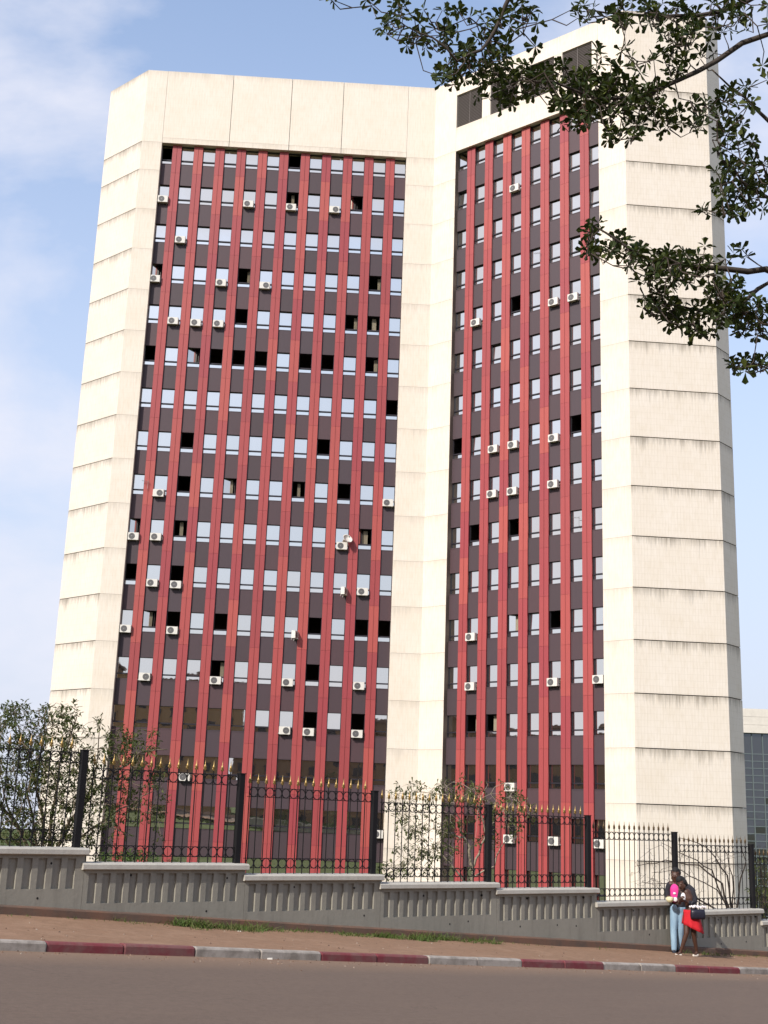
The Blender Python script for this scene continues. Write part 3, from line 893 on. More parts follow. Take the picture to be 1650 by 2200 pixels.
def aerial(FM, bays, k, c, dx, lab):
    a, b_ = bays[c - 1]
    M = FM @ Matrix.Translation((b_ - .05 + dx, DSP - .25, ZJ(k) + 1.5))
    root = put('tv_aerial', None, None, M); root.empty_display_size = .1
    tag(root, lab, 'aerial', 'television aerials on the tower')
    b = MB(); b.tube([(0, .3, -.5), (0, 0, -.3), (0, 0, .35)], .012, 5); put('mast', b.mesh('mast', M_steel), root, M)
    b = MB(); b.tube([(-.45, -.05, .3), (.1, .02, .2)], .010, 5)
    for q in range(6):
        x = -.42 + q * .09; b.tube([(x, -.2, .29 - q * .012), (x, .12, .29 - q * .012)], .006, 4)
    put('boom', b.mesh('boom', M_steel), root, M)
aerial(FR, BAY_R, 10, 7, -.1, 'thin television aerial at the seventh column of the right red facade')
aerial(FR, BAY_R, 4, 5, .1, 'thin television aerial high on the right red facade, fifth column')
aerial(FL, BAY_L, 9, 1, .35, 'thin television aerial beside the first column of the left red facade')

# ------------------------------------------------------------------ glass block behind, at the right edge
gb = empty('glass_block', (78, 207, -12))
tag(gb, 'low block with pale parapet and dark gridded glass behind the tower at right', 'building')
GX, GY = 53.0, 204.0
b = MB(); b.box(GX, GX + 52, GY + .1, GY + 24, -15, 16.1); put('wall', b.mesh('wall', flat('block_core', (.035, .04, .045), .6)), gb)
M_par = concrete('pale_parapet', (.60, .555, .49), .4, 0)
for q in range(7):
    for r in range(3):
        b = MB(); x = GX - .3 + q * 7.6; b.box(x + .03, x + 7.57, GY - .7, GY + 24.8, 16.0 + r * 1.33, 16.0 + r * 1.33 + 1.3); put('parapet_panel', b.mesh('parapet_panel', M_par), gb)
M_mull = flat('pale_mullion', (.10, .12, .12), .5)
for q in range(26):
    x = GX + .2 + q * 1.8
    b = MB(); b.box(x - .08, x + .08, GY - .16, GY + .085, -15, 15.98); put('mullion', b.mesh('mullion', M_mull), gb)
zz = [15.95, 12.6] + [12.6 - 1.16 * i for i in range(1, 24)]
for z in zz:
    b = MB(); b.box(GX, GX + 46, GY - .13, GY + .09, z - .07, z + .07); put('transom', b.mesh('transom', M_mull), gb)
pm = {}
for q in range(10):
    for r in range(len(zz) - 1):
        h = round(zz[r] - zz[r + 1] - .15, 3)
        if h not in pm: m_ = MB(); m_.box(0, 1.62, 0, .03, 0, h); pm[h] = m_.mesh('pane', M_glass_far)
        put('pane', pm[h], gb, Matrix.Translation((GX + .29 + (q + 3) * 1.8, GY - .02, zz[r + 1] + .075)) @ Matrix.Rotation(radians(random.gauss(0, .6)), 4, 'X') @ Matrix.Rotation(radians(random.gauss(0, .6)), 4, 'Z'))

# ------------------------------------------------------------------ buildings and trees across the street (mirrored in the lower windows)
def block(name, x, y, rz, w, d, h, mat, roofmat, label):
    M = Matrix.Translation((x, y, -2.5)) @ Matrix.Rotation(rz, 4, 'Z')
    root = put(name, None, None, M); root.empty_display_size = 1
    tag(root, label, 'building')
    b = MB(); b.box(-w / 2, w / 2, -d / 2, d / 2, 0, h); put('wall', b.mesh('wall', mat), root, M)
    b = MB(); b.box(-w / 2 - .5, w / 2 + .5, -d / 2 - .5, d / 2 + .5, h + .004, h + .5); put('roof', b.mesh('roof', roofmat), root, M)
    wm = MB(); wm.box(-.7, .7, -.05, .03, 0, 1.4); wme = wm.mesh('window', M_frame)
    for fl in range(int(h // 3.3)):
        for q in range(int(w // 3)):
            put('window', wme, root, M @ Matrix.Translation((-w / 2 + 1.7 + q * 3, d / 2 + .02, 1.2 + fl * 3.3)) @ Matrix.Rotation(pi, 4, 'Z'))
M_ochre = concrete('ochre_plaster', (.30, .19, .095), .8, .2)
M_brown = concrete('brown_plaster', (.20, .125, .075), .8, .3)
M_roofb = flat('rusty_roof', (.14, .07, .045), .8)
block('apartment_block', -43, -36, .05, 16, 10, 27, M_brown, M_roofb, 'tall brown plastered block across the street, seen only in window reflections')
block('row_house', -23, -32, 0, 22, 9, 23, M_ochre, M_roofb, 'ochre house across the street, left of the row, seen only in window reflections')
block('row_house', 4, -34, 0, 30, 9, 17, M_brown, M_roofb, 'brown house straight across the street, seen only in window reflections')
block('row_house', -76, 24, -1.35, 28, 9, 16, M_ochre, M_roofb, 'ochre house far to the left, seen only in right facade reflections')
block('row_house', -80, 55, -1.45, 32, 9, 14.5, M_brown, M_roofb, 'brown house far to the left, seen only in right facade reflections')

# ------------------------------------------------------------------ foliage machinery
def leaf_into(V, F, base, d, up, L, w, fold=.25, cup=.12):
    side = d.cross(up)
    if side.length < 1e-4: side = d.orthogonal()
    side.normalize(); nrm = side.cross(d).normalized()
    n = len(V)
    V.append(tuple(base)); V.append(tuple(base + d * L - nrm * (cup * L)))
    for sg in (1, -1):
        V.append(tuple(base + d * (.38 * L) + side * (sg * w * .36) + nrm * (fold * w)))
        V.append(tuple(base + d * (.80 * L) + side * (sg * w) + nrm * (fold * w - cup * L * .5)))
    F.append((n, n + 2, n + 3, n + 1)); F.append((n, n + 1, n + 5, n + 4))
def rvec(rng):
    while True:
        v = Vector((rng.uniform(-1, 1), rng.uniform(-1, 1), rng.uniform(-1, 1)))
        if .05 < v.length < 1: return v.normalized()
def raw_mesh(name, V, F, mat, smooth=False):
    me = bpy.data.meshes.new(name); me.from_pydata(V, [], F); me.materials.append(mat)
    if smooth: me.polygons.foreach_set('use_smooth', [True] * len(F))
    return me

# ------------------------------------------------------------------ street tree: trunk right of the frame, tiered boughs hanging in
rng = random.Random(11)
TD = 9.2
trunk_base = Vector((5.6, 7.6, -2.2))
tree = put('almond_tree', None, None, Matrix.Translation(trunk_base)); tree.empty_display_size = .3
tag(tree, 'dark leafy street tree whose boughs hang across the upper right sky', 'tree')
b = MB(); b.tube([trunk_base + Vector(v) for v in ((0, 0, -.3), (0, 0, .3), (.05, .05, 2.2), (-.05, .1, 4.6), (.0, .12, 6.6), (.1, .1, 8.6), (.05, .1, 10.2))], [.30, .22, .18, .15, .12, .08, .04], 12)
put('trunk', b.mesh('trunk', M_bark, True), tree)
TX = trunk_base + Vector((0, .1, 0))
limbs = [
 (6.3, [(1650, 68, 9.4), (1540, 128, 9.3), (1450, 172, 9.2), (1380, 205, 9.1), (1280, 215, 9.0), (1190, 180, 8.9), (1120, 165, 8.8)], .020),
 (8.9, [(1400, -190, 8.9), (1200, -120, 8.8), (1110, -40, 8.8), (1085, 15, 8.8), (1060, 65, 8.8), (1030, 112, 8.75), (985, 130, 8.7), (930, 85, 8.7), (870, 55, 8.7)], .018),
 (5.4, [(1700, 300, 9.3), (1660, 262, 9.4), (1600, 215, 9.4), (1530, 150, 9.4)], .020),
 (4.5, [(1650, 577, 9.2), (1560, 582, 9.1), (1480, 576, 9.1), (1400, 560, 9.0), (1330, 522, 8.9), (1275, 485, 8.9)], .022),
 (4.4, [(1650, 606, 9.5), (1600, 642, 9.4), (1500, 668, 9.3), (1410, 650, 9.2)], .020),
 (3.6, [(1650, 786, 9.3), (1590, 780, 9.2)], .010),
 (5.2, [(1650, 425, 9.2), (1590, 390, 9.2), (1555, 345, 9.2), (1530, 300, 9.2)], .014),
 (7.4, [(1640, -10, 9.6), (1540, 30, 9.5), (1450, 30, 9.4), (1350, 30, 9.3), (1260, 20, 9.2)], .020),
]
limb_pts = []
for tz, pts, r0 in limbs:
    P = [at(*p) for p in pts]
    st = TX + Vector((0, 0, tz))
    mid = st.lerp(P[0], .5) + Vector((0, 0, .12))
    path = [st, mid] + P
    # fine wiggle
    fin = []
    for i in range(len(path) - 1):
        for t in (0, .5):
            q = path[i].lerp(path[i + 1], t)
            if i + t > 0: q += rvec(rng) * .02
            fin.append(q)
    fin.append(path[-1])
    rad = [r0 * 1.5 * (1 - .82 * i / (len(fin) - 1)) for i in range(len(fin))]
    b = MB(); b.tube(fin, rad, 7)
    put('branch', b.mesh('branch', M_bark, True), tree)
    for i in range(4, len(fin)): limb_pts.append(fin[i]); limb_pts.append(fin[i].lerp(fin[i - 1], .5))
clouds = [(900, 60, 80, 45, 16), (990, 60, 80, 50, 18), (1040, 130, 70, 50, 26), (985, 155, 55, 28, 14), (1120, 60, 60, 50, 12), (1080, 200, 55, 32, 14), (1120, 165, 60, 30, 12), (830, 8, 60, 25, 6), (715, 2, 20, 10, 2),
 (1200, 180, 70, 50, 26), (1270, 200, 70, 50, 30), (1340, 215, 70, 55, 30), (1400, 240, 60, 45, 18), (1230, 245, 50, 30, 14), (1350, 285, 60, 25, 12), (1330, 125, 80, 50, 12), (1430, 150, 60, 50, 10),
 (1280, 25, 50, 30, 7), (1360, 20, 70, 40, 15), (1450, 40, 70, 40, 26), (1540, 30, 60, 45, 12), (1620, 30, 40, 40, 6), (1480, 100, 60, 40, 12),
 (1500, 245, 50, 35, 10), (1560, 240, 50, 60, 10), (1620, 180, 30, 60, 5), (1590, 330, 50, 40, 10), (1570, 290, 40, 30, 7), (1620, 380, 40, 40, 14), (1560, 400, 40, 40, 11), (1590, 440, 60, 30, 12), (1540, 455, 40, 10, 5),
 (1275, 490, 25, 16, 5), (1265, 540, 22, 20, 6), (1330, 545, 45, 36, 14), (1400, 560, 60, 38, 25), (1470, 575, 60, 32, 18), (1410, 605, 50, 18, 9), (1530, 545, 50, 28, 6), (1580, 540, 30, 20, 3), (1560, 605, 40, 20, 7),
 (1410, 650, 35, 25, 10), (1460, 680, 50, 25, 17), (1530, 650, 50, 38, 22), (1590, 672, 50, 38, 20), (1640, 690, 30, 40, 14), (1500, 702, 50, 18, 9), (1600, 785, 28, 16, 8), (1640, 786, 20, 13, 4)]
LV, LF = [], []
leaves = []          # (size, verts)
tw = MB()
def rosette(c, axis, nl, L0, mat_list):
    axis = axis.normalized(); a = axis.orthogonal().normalized(); bq = axis.cross(a)
    ph = rng.uniform(0, 6.28)
    for j in range(nl):
        an = ph + 2 * pi * j / nl + rng.uniform(-.3, .3); el = rng.uniform(-.5, 1.1)
        d = ((a * cos(an) + bq * sin(an)) * cos(el) + axis * sin(el)).normalized()
        L = L0 * rng.uniform(.65, 1.15)
        V, F = [], []
        leaf_into(V, F, c + d * .006, d, axis, L, L * rng.uniform(.21, .30), .2, rng.uniform(.0, .2))
        mat_list.append((L, V, F))
for (cx, cy, rx, ry, n) in clouds:
    for q in range(int(n * 1.32)):
        t = rng.uniform(0, 2 * pi); r = math.sqrt(rng.random())
        px, py = cx + rx * r * cos(t), cy + ry * r * sin(t)
        c = at(px, py, TD + rng.gauss(-.05, .28))
        near = min(limb_pts, key=lambda p: (p - c).length_squared)
        mid = near.lerp(c, .55) + Vector((rng.uniform(-.03, .03), rng.uniform(-.03, .03), -.02 - .05 * rng.random()))
        tw.tube([near, mid, c], [.0055, .0042, .003], 4, 0, False)
        ax = ((c - mid).normalized() + Vector((0, 0, .5)) + rvec(rng) * .5)
        rosette(c, ax, rng.randint(5, 8), .080, leaves)
        limb_pts.append(mid)
        if rng.random() < .5: limb_pts.append(c)
leaves.sort(key=lambda t: -t[0])
for L, V, F in leaves[:300]:
    put('leaf', raw_mesh('leaf', V, F, M_leaf), tree)
for L, V, F in leaves[300:]:
    n = len(LV); LV += V; LF += [tuple(i + n for i in f) for f in F]
put('foliage', raw_mesh('foliage', LV, LF, M_leaf), tree)['kind'] = 'stuff'
put('twigs', tw.mesh('twigs', M_twig), tree)['kind'] = 'stuff'

# ------------------------------------------------------------------ shrubs behind the railings
def shrub(name, label, root_px, depth, stems, clouds, leafL, nleaf, lmat, bmat, seed, twig_r=.008, cat='shrub', dj=.5, dens=1.5):
    rg = random.Random(seed)
    base = at(*root_px, depth); 
    root = put(name, None, None, Matrix.Translation(base)); root.empty_display_size = .2
    tag(root, label, cat)
    pts = []
    for path, r0 in stems:
        P = [at(p[0], p[1], depth + (p[2] if len(p) > 2 else 0)) for p in path]
        fin = []
        for i in range(len(P) - 1):
            for t in (0, .33, .66):
                q = P[i].lerp(P[i + 1], t)
                fin.append(q + (rvec(rg) * .03 if i + t > 0 else Vector()))
        fin.append(P[-1])
        b = MB(); b.tube(fin, [r0 * (1 - .75 * i / (len(fin) - 1)) for i in range(len(fin))], 6)
        put('stem', b.mesh('stem', bmat, True), root)
        pts += fin[1:]
    V, F = [], []; t_ = MB()
    for (cx, cy, rx, ry, n) in clouds:
        for q in range(int(n * dens)):
            t = rg.uniform(0, 2 * pi); r = math.sqrt(rg.random())
            c = at(cx + rx * r * cos(t), cy + ry * r * sin(t), depth + rg.gauss(0, dj))
            near = min(pts, key=lambda p: (p - c).length_squared)
            mid = near.lerp(c, .6) + rvec(rg) * .06
            t_.tube([near, mid, c], [twig_r, twig_r * .7, twig_r * .4], 4, 0, False)
            if len(pts) < 1500: pts.append(mid)
            for k in range(nleaf):
                d = (rvec(rg) + Vector((0, 0, -.25)) + (c - mid).normalized() * .6).normalized()
                leaf_into(V, F, c + rvec(rg) * .05, d, Vector((rg.uniform(-.4, .4), rg.uniform(-.4, .4), 1)), leafL * rg.uniform(.6, 1.25), leafL * rg.uniform(.14, .22), .2, rg.uniform(0, .25))
    put('twigs', t_.mesh('twigs', bmat), root)['kind'] = 'stuff'
    if V: put('crown', raw_mesh('crown', V, F, lmat), root)['kind'] = 'stuff'
    return root
shrub('tall_bush', 'big tangled dark green bush behind the leftmost railing', (95, 1860), 21.5,
  [([(95, 1870), (90, 1760), (70, 1660), (40, 1560)], .045), ([(100, 1870), (110, 1750), (130, 1640), (165, 1540)], .04), ([(105, 1870), (150, 1760), (220, 1680), (300, 1620), (360, 1610)], .035),
   ([(85, 1870), (40, 1780), (-20, 1700), (-70, 1620)], .04), ([(110, 1870), (170, 1800), (260, 1740), (330, 1700)], .028), ([(90, 1860), (60, 1700), (90, 1600), (100, 1520)], .03), ([(100, 1860), (190, 1720), (210, 1620), (220, 1530)], .022), ([(95, 1850), (20, 1740), (-10, 1640)], .03)],
  [(50, 1560, 80, 50, 60), (10, 1640, 80, 80, 90), (110, 1600, 80, 70, 80), (60, 1700, 100, 70, 110), (150, 1680, 80, 70, 80), (190, 1600, 60, 60, 34), (210, 1740, 60, 80, 50), (150, 1780, 70, 50, 50), (60, 1790, 90, 45, 70), (270, 1600, 50, 40, 24), (300, 1590, 40, 30, 16), (290, 1680, 50, 50, 26), (330, 1700, 30, 60, 14), (310, 1770, 50, 50, 12), (130, 1525, 40, 20, 12), (-40, 1600, 50, 90, 30), (20, 1540, 30, 25, 16), (150, 1530, 20, 20, 8)],
  .105, 7, M_bush, M_bark_mid, 3, .006, dens=1.45)
shrub('leafy_bush', 'thin pale-trunked bush with sparse leaves behind the middle railings', (1000, 1910), 25.5,
  [([(1012, 1915), (1015, 1870), (1010, 1830), (1000, 1800), (960, 1790), (930, 1780)], .045), ([(1010, 1870), (1030, 1830), (1045, 1790), (1030, 1740), (1040, 1700)], .028), ([(1000, 1900), (960, 1850), (930, 1820), (900, 1800)], .022), ([(1005, 1890), (1060, 1860), (1090, 1800), (1090, 1730)], .02), ([(1000, 1810), (985, 1760), (960, 1710), (900, 1700), (860, 1705)], .018), ([(1045, 1790), (1080, 1740), (1110, 1720)], .014)],
  [(900, 1700, 60, 20, 22), (980, 1700, 50, 30, 22), (1060, 1710, 60, 35, 34), (1110, 1745, 40, 35, 22), (890, 1760, 50, 40, 24), (930, 1800, 60, 40, 34), (880, 1820, 40, 30, 18), (920, 1860, 60, 30, 30), (850, 1870, 35, 25, 14), (1010, 1740, 60, 40, 24), (980, 1800, 40, 40, 14), (1120, 1790, 20, 20, 5), (860, 1740, 30, 30, 8), (1050, 1800, 30, 30, 8)],
  .105, 6, M_bush, M_bark_pale, 5, .005)
shrub('bare_shrub', 'leafless arching shrub with dark twigs behind the railing right of the couple', (1570, 1965), 30.5,
  [([(1570, 1970), (1550, 1900), (1500, 1860), (1430, 1850), (1370, 1860)], .03), ([(1575, 1970), (1560, 1880), (1520, 1820), (1460, 1800)], .028), ([(1565, 1970), (1500, 1930), (1440, 1900), (1380, 1895)], .026), ([(1580, 1970), (1590, 1900), (1600, 1850), (1590, 1800)], .025), ([(1570, 1970), (1530, 1870), (1480, 1840), (1420, 1810)], .022), ([(1575, 1970), (1575, 1880), (1555, 1820)], .022), ([(1575, 1965), (1540, 1910), (1460, 1870), (1400, 1875)], .02)],
  [(1430, 1860, 70, 50, 40), (1510, 1850, 60, 50, 44), (1570, 1850, 40, 50, 30), (1460, 1910, 60, 30, 26), (1390, 1880, 40, 40, 18)],
  .05, 0, M_bush, M_twig, 6, .005)
shrub('leafy_plant', 'low bright green plants behind the second railing, at the coping', (280, 1872), 20.6,
  [([(250, 1880), (245, 1850)], .012), ([(300, 1880), (310, 1845)], .012), ([(350, 1885), (355, 1860)], .010), ([(215, 1880), (210, 1845)], .010)],
  [(250, 1845, 40, 20, 22), (305, 1840, 30, 18, 18), (355, 1855, 30, 12, 12), (215, 1840, 18, 18, 9)],
  .09, 5, M_green, M_bark, 8, .004, 'plant', .2)
shrub('dark_hedge', 'dark green bush behind the short railing at the right edge', (1640, 1990), 36,
  [([(1640, 1995), (1640, 1900), (1630, 1850)], .04), ([(1645, 1995), (1680, 1900), (1690, 1850)], .04)],
  [(1640, 1900, 35, 60, 60), (1690, 1890, 40, 60, 40), (1640, 1950, 30, 40, 34)], .13, 6, M_bush, M_bark, 9, .008)

# ------------------------------------------------------------------ grass at the foot of the wall
rg = random.Random(21)
V, F = [], []
tufts = [(-1.0, 12, .07), (-.3, 10, .06), (.75, 26, .13), (1.3, 30, .12), (1.5, 8, .06)]
for s0, n, h in ((-1.2, 14, .06), (-.2, 26, .09), (.55, 34, .10), (1.1, 20, .07)): tufts.append((s0, n, h))
for q in range(26): tufts.append((1.5 + rg.random() * 1.5, 60, .16))
for q in range(30): tufts.append((2.9 + rg.random() * 2.2, 40, .08))
for q in range(46): tufts.append((5.2 + rg.random() * 2.8, 60, .12))
for q in range(12): tufts.append((7.6 + rg.random() * 4, 24, .055))
for q in range(14): tufts.append((13.6 + rg.random() * 3.5, 34, .09))
for q in range(16): tufts.append((-2.5 + rg.random() * 4.0, 14, .05))
for s0, n, h in tufts:
    nn = .28 + abs(rg.gauss(0, .17)); n = int(n * rg.uniform(.25, 1.0)); h *= rg.uniform(.45, 1.15)
    for q in range(n):
        s = s0 + rg.gauss(0, .10); n_ = max(.262, nn + rg.gauss(0, .05))
        p = SN(s, n_, pave_z(s, n_) + .005)
        hh = h * rg.uniform(.4, 1.5); lean = Vector((rg.gauss(0, .5), rg.gauss(0, .5), 1)).normalized()
        sd = lean.orthogonal().normalized() * .006; sd = Quaternion(lean, rg.uniform(0, 6)) @ sd
        k = len(V); m_ = p + lean * hh * .55; t = p + lean * hh + Vector((lean.x, lean.y, -.15)) * hh * .4
        V += [tuple(p - sd), tuple(p + sd), tuple(m_ + sd * .8), tuple(t), tuple(m_ - sd * .8)]
        F += [(k, k + 1, k + 2, k + 4), (k + 4, k + 2, k + 3)]
tag(put('grass', raw_mesh('grass', V, F, M_grass)), 'patchy green grass growing along the foot of the boundary wall', 'grass', kind='stuff')
# grit and small stones washed along the kerb and the wall
rg = random.Random(33)
V, F = [], []
for q in range(900):
    s = rg.uniform(-4, 16); u = rg.random()
    if u < .45: n = kerb_n(s) + .17 + abs(rg.gauss(0, .35)); z = pave_z(s, n - .15) - .10
    elif u < .75: n = .30 + abs(rg.gauss(0, .35)); z = pave_z(s, n) + .008
    else: n = rg.uniform(.3, kerb_n(s) - .05); z = pave_z(s, n) + .006
    r = rg.uniform(.006, .018) * (1.6 if rg.random() < .06 else 1); c = SN(s, n, z + r * .3); k = len(V)
    for a in range(5):
        an = a * 1.2566 + rg.uniform(-.3, .3); rr = r * rg.uniform(.7, 1.2); V.append((c.x + rr * cos(an), c.y + rr * sin(an), c.z - r * .4))
    V.append((c.x + rg.uniform(-.3, .3) * r, c.y + rg.uniform(-.3, .3) * r, c.z + r * rg.uniform(.3, .8)))
    F += [(k + a, k + (a + 1) % 5, k + 5) for a in range(5)]
mg_ = NT('mixed_grit'); gg = mg_.n('ShaderNodeNewGeometry')
mg_.pbr(mg_.ramp(gg.outputs['Random Per Island'], [(.1, (.09, .055, .038)), (.4, (.15, .085, .052)), (.75, (.19, .125, .085)), (.98, (.27, .22, .17))]), .95)
tag(put('gravel', raw_mesh('gravel', V, F, mg_.mat)), 'reddish grit and small stones scattered along the kerb and pavement', 'gravel', kind='stuff')
# scraps of litter
for i, (px, py, sz, lab) in enumerate(((514, 2003, .03, 'small white scrap lying at the grass edge below the wall'), (580, 2062, .035, 'small white scrap lying in the gutter by the white kerb'))):
    s_best = None
    d = at(px, py, 1.0)
    lo, hi = 5.0, 40.0
    for _ in range(50):
        mid = (lo + hi) / 2; p = d * mid; q = Vector((p.x, p.y)) - P0; s, n = q.dot(DS), q.dot(NS)
        zz_ = pave_z(s, n) - (.10 if n > kerb_n(s) + .15 else 0)
        if p.z > zz_: lo = mid
        else: hi = mid
    p = d * lo
    b = MB(); b.prism([(-sz, -sz * .7), (sz * .9, -sz * .5), (sz, sz * .6), (-sz * .3, sz * .8), (-sz * .9, sz * .2)], 0, sz * .5)
    tag(put('paper_scrap', b.mesh('paper_scrap', M_white), None, Matrix.Translation(p + Vector((0, 0, .005)))), lab, 'litter')

# ------------------------------------------------------------------ the couple on the pavement
M_skin = flat('dark_brown_skin', (.060, .026, .016), .5, 0, .15, 30)
M_hair = flat('black_hair', (.008, .007, .007), .8, 0, .3, 60)
M_jacket = flat('black_cloth', (.014, .013, .018), .85, 0, .35, 30)
M_pink = flat('pink_shirt', (.62, .035, .22), .8, 0, .15, 20)
M_shirtw = flat('white_cloth', (.66, .62, .62), .8, 0, .1, 20)
M_redc = flat('red_skirt', (.42, .007, .014), .85, 0, .2, 15)
M_bag = flat('black_bag', (.010, .009, .018), .4, 0, .3, 20)
M_bowl = flat('cream_bowl', (.62, .56, .34), .5, 0, .1, 20)
M_shoe = flat('pale_shoe', (.55, .49, .42), .7, 0, .1, 20)
def _jeans():
    m = NT('faded_jeans'); n_ = m.noise(m.mapping(m.obj(), (9, 9, 2)), 1.0, 4)
    m.pbr(m.mix(n_, (.10, .19, .30), (.34, .46, .54)), .9); return m.mat
M_jeans = _jeans()
def limb(b, pts, rad, k=10):
    b.tube(pts, rad, k)
    for p, r in zip(pts, rad): b.ball(p, (r, r, r), k, 6)
def body(name, b, mat, parent, M, vox=.011, sm=4):
    me = b.mesh(name, mat, True)
    o = put(name, me, parent, M)
    md = o.modifiers.new('remesh', 'REMESH'); md.mode = 'VOXEL'; md.voxel_size = vox; md.use_smooth_shade = True
    md = o.modifiers.new('smooth', 'SMOOTH'); md.factor = .5; md.iterations = sm
    return o
def hand(b, wrist, dirn, palm, s=1.0, curl=.5, thumb=1):
    """palm and five bent fingers growing from the wrist"""
    d = dirn.normalized(); side = d.cross(palm).normalized(); pl = side.cross(d).normalized()
    kn = wrist + d * .085 * s
    limb(b, [wrist, wrist + d * .04 * s, kn], [.022 * s, .028 * s, .027 * s])
    for sg in (-1, 1): limb(b, [wrist + d * .02 * s + side * (.018 * sg * s), kn + side * (.024 * sg * s)], [.014 * s, .013 * s])
    for i, L in enumerate((.062, .072, .068, .052)):
        o = kn + side * ((i - 1.5) * .019 * s)
        p1 = o + (d * cos(curl) + pl * sin(curl)) * L * .5 * s; p2 = p1 + (d * cos(curl * 2) + pl * sin(curl * 2)) * L * .5 * s
        limb(b, [o, p1, p2], [.0095 * s, .009 * s, .0075 * s], 8)
    t0 = wrist + d * .03 * s + side * (.026 * s * thumb); t1 = t0 + (d * .6 + side * thumb * .7 + pl * .3).normalized() * .036 * s; t2 = t1 + (d * .9 + pl * .5).normalized() * .03 * s
    limb(b, [t0, t1, t2], [.012 * s, .0105 * s, .009 * s], 8)
def head(b, c, s, yaw, tilt, roll_):
    """skull, jaw, nose, ears, brow and lips; local -y is the face"""
    Rm = Matrix.Rotation(yaw, 3, 'Z') @ Matrix.Rotation(roll_, 3, 'Y') @ Matrix.Rotation(tilt, 3, 'X')
    def T(x, y, z): return c + Rm @ Vector((x, y, z)) * s
    def bl(x, y, z, r): b.ball(T(x, y, z), (r * s, r * s, r * s), 12, 8)
    bl(0, .02, .035, .092); bl(0, .005, .06, .085); bl(0, -.02, -.01, .078); bl(0, -.035, -.06, .056); bl(0, -.05, -.085, .034)
    bl(.035, -.02, -.045, .05); bl(-.035, -.02, -.045, .05)
    limb(b, [T(0, -.088, .022), T(0, -.108, -.014)], [.011 * s, .016 * s]); bl(.012, -.098, -.018, .010); bl(-.012, -.098, -.018, .010)
    limb(b, [T(-.022, -.086, -.047), T(0, -.094, -.047), T(.022, -.086, -.047)], [.008 * s, .010 * s, .008 * s])
    limb(b, [T(-.045, -.078, .034), T(.045, -.078, .034)], [.011 * s, .011 * s])
    for sx in (-1, 1): b.ball(T(sx * .085, .015, .0), (.014 * s, .022 * s, .032 * s), 8, 6)
    return T
def eyes(T, s, parent, M, mat_w, mat_d):
    for sx in (-1, 1):
        b = MB(); p = T(sx * .031, -.079, .012); b.ball(p, (.009 * s, .008 * s, .005 * s), 8, 6); put('eye', b.mesh('eye', mat_w, True), parent, M)
# frame of the pair: local x to the right as seen, local -y towards the camera
_yaw = math.atan2(-6.5, 27.0)
MP = Matrix.Translation(Vector((6.52, 27.00, -2.523))) @ Matrix.Rotation(_yaw, 4, 'Z')
man = put('person', None, None, MP); man.empty_display_size = .2
tag(man, 'person in black jacket, pink top and pale jeans, arm round the other walker', 'person', 'couple walking on the pavement')
V3 = Vector
b = MB()
hip = V3((.02, 0, .90))
limb(b, [V3((.02, .0, .92)), V3((.02, .01, 1.10)), V3((.015, .01, 1.28)), V3((.01, .0, 1.40))], [.125, .12, .14, .10])
limb(b, [V3((-.13, 0, 1.40)), V3((.15, .01, 1.39))], [.065, .065]); limb(b, [V3((0, 0, 1.42)), V3((-.02, -.01, 1.50))], [.055, .052])
Tm = head(b, V3((-.025, -.02, 1.575)), 1.06, radians(-14), radians(4), radians(3))
# right arm (on the left in the picture): elbow at the side, forearm forward with the bowl
el = V3((-.20, -.03, 1.13)); wr = V3((-.155, -.26, 1.16))
limb(b, [V3((-.155, 0, 1.38)), V3((-.195, 0, 1.25)), el], [.055, .048, .042]); limb(b, [el, el.lerp(wr, .5), wr], [.042, .036, .028])
hand(b, wr, V3((.02, -1, -.1)), V3((0, 0, -1)), 1.0, .45, 1)
# left arm round her shoulders
el2 = V3((.33, -.16, 1.30)); wr2 = V3((.22, -.36, 1.235))
limb(b, [V3((.165, .0, 1.375)), V3((.26, -.06, 1.35)), el2], [.055, .048, .042]); limb(b, [el2, el2.lerp(wr2, .5), wr2], [.042, .036, .028])
hand(b, wr2, V3((-.8, -.5, -.35)), V3((-.3, .6, -.6)), 1.0, .5, -1)
for sx, ky, fy in ((-1, -.05, -.10), (1, .03, .12)):
    h0 = V3((.02 + sx * .075, 0, .90)); kn = V3((-.02 + sx * .07, ky, .48)); an = V3((-.03 + sx * .06, fy, .08))
    limb(b, [h0, h0.lerp(kn, .5), kn], [.09, .078, .058]); limb(b, [kn, kn.lerp(an, .35), an], [.056, .055, .036])
    limb(b, [an, an + V3((0, -.06, -.035)), an + V3((-.02, -.17, -.05))], [.036, .034, .026])
body('body', b, M_skin, man, MP, .010, 3)
eyes(Tm, 1.06, man, MP, flat('eye_white', (.5, .46, .42), .4), None)
b = MB()
for x, y, z, r in ((0, .03, .075, .088), (0, .045, .03, .088), (.0, -.005, .10, .072), (.045, .03, .06, .06), (-.045, .03, .06, .06)):
    b.ball(Tm(x, y, z), (r * 1.08,) * 3, 12, 8)
body('hair', b, M_hair, man, MP, .012, 2)
b = MB()
limb(b, [V3((.04, .02, .97)), V3((.05, .025, 1.10)), V3((.055, .03, 1.28)), V3((.04, .03, 1.385))], [.150, .142, .145, .095]); limb(b, [V3((-.115, .0, .98)), V3((-.125, .0, 1.15)), V3((-.13, .005, 1.33))], [.05, .052, .055])
limb(b, [V3((-.14, .012, 1.385)), V3((.155, .012, 1.38))], [.076, .076])
limb(b, [V3((-.16, 0, 1.375)), V3((-.20, 0, 1.25)), el.lerp(wr, .05)], [.068, .060, .054])
limb(b, [V3((.165, .0, 1.375)), V3((.26, -.06, 1.35)), el2], [.068, .060, .054]); limb(b, [el2, el2.lerp(wr2, .72)], [.054, .042])
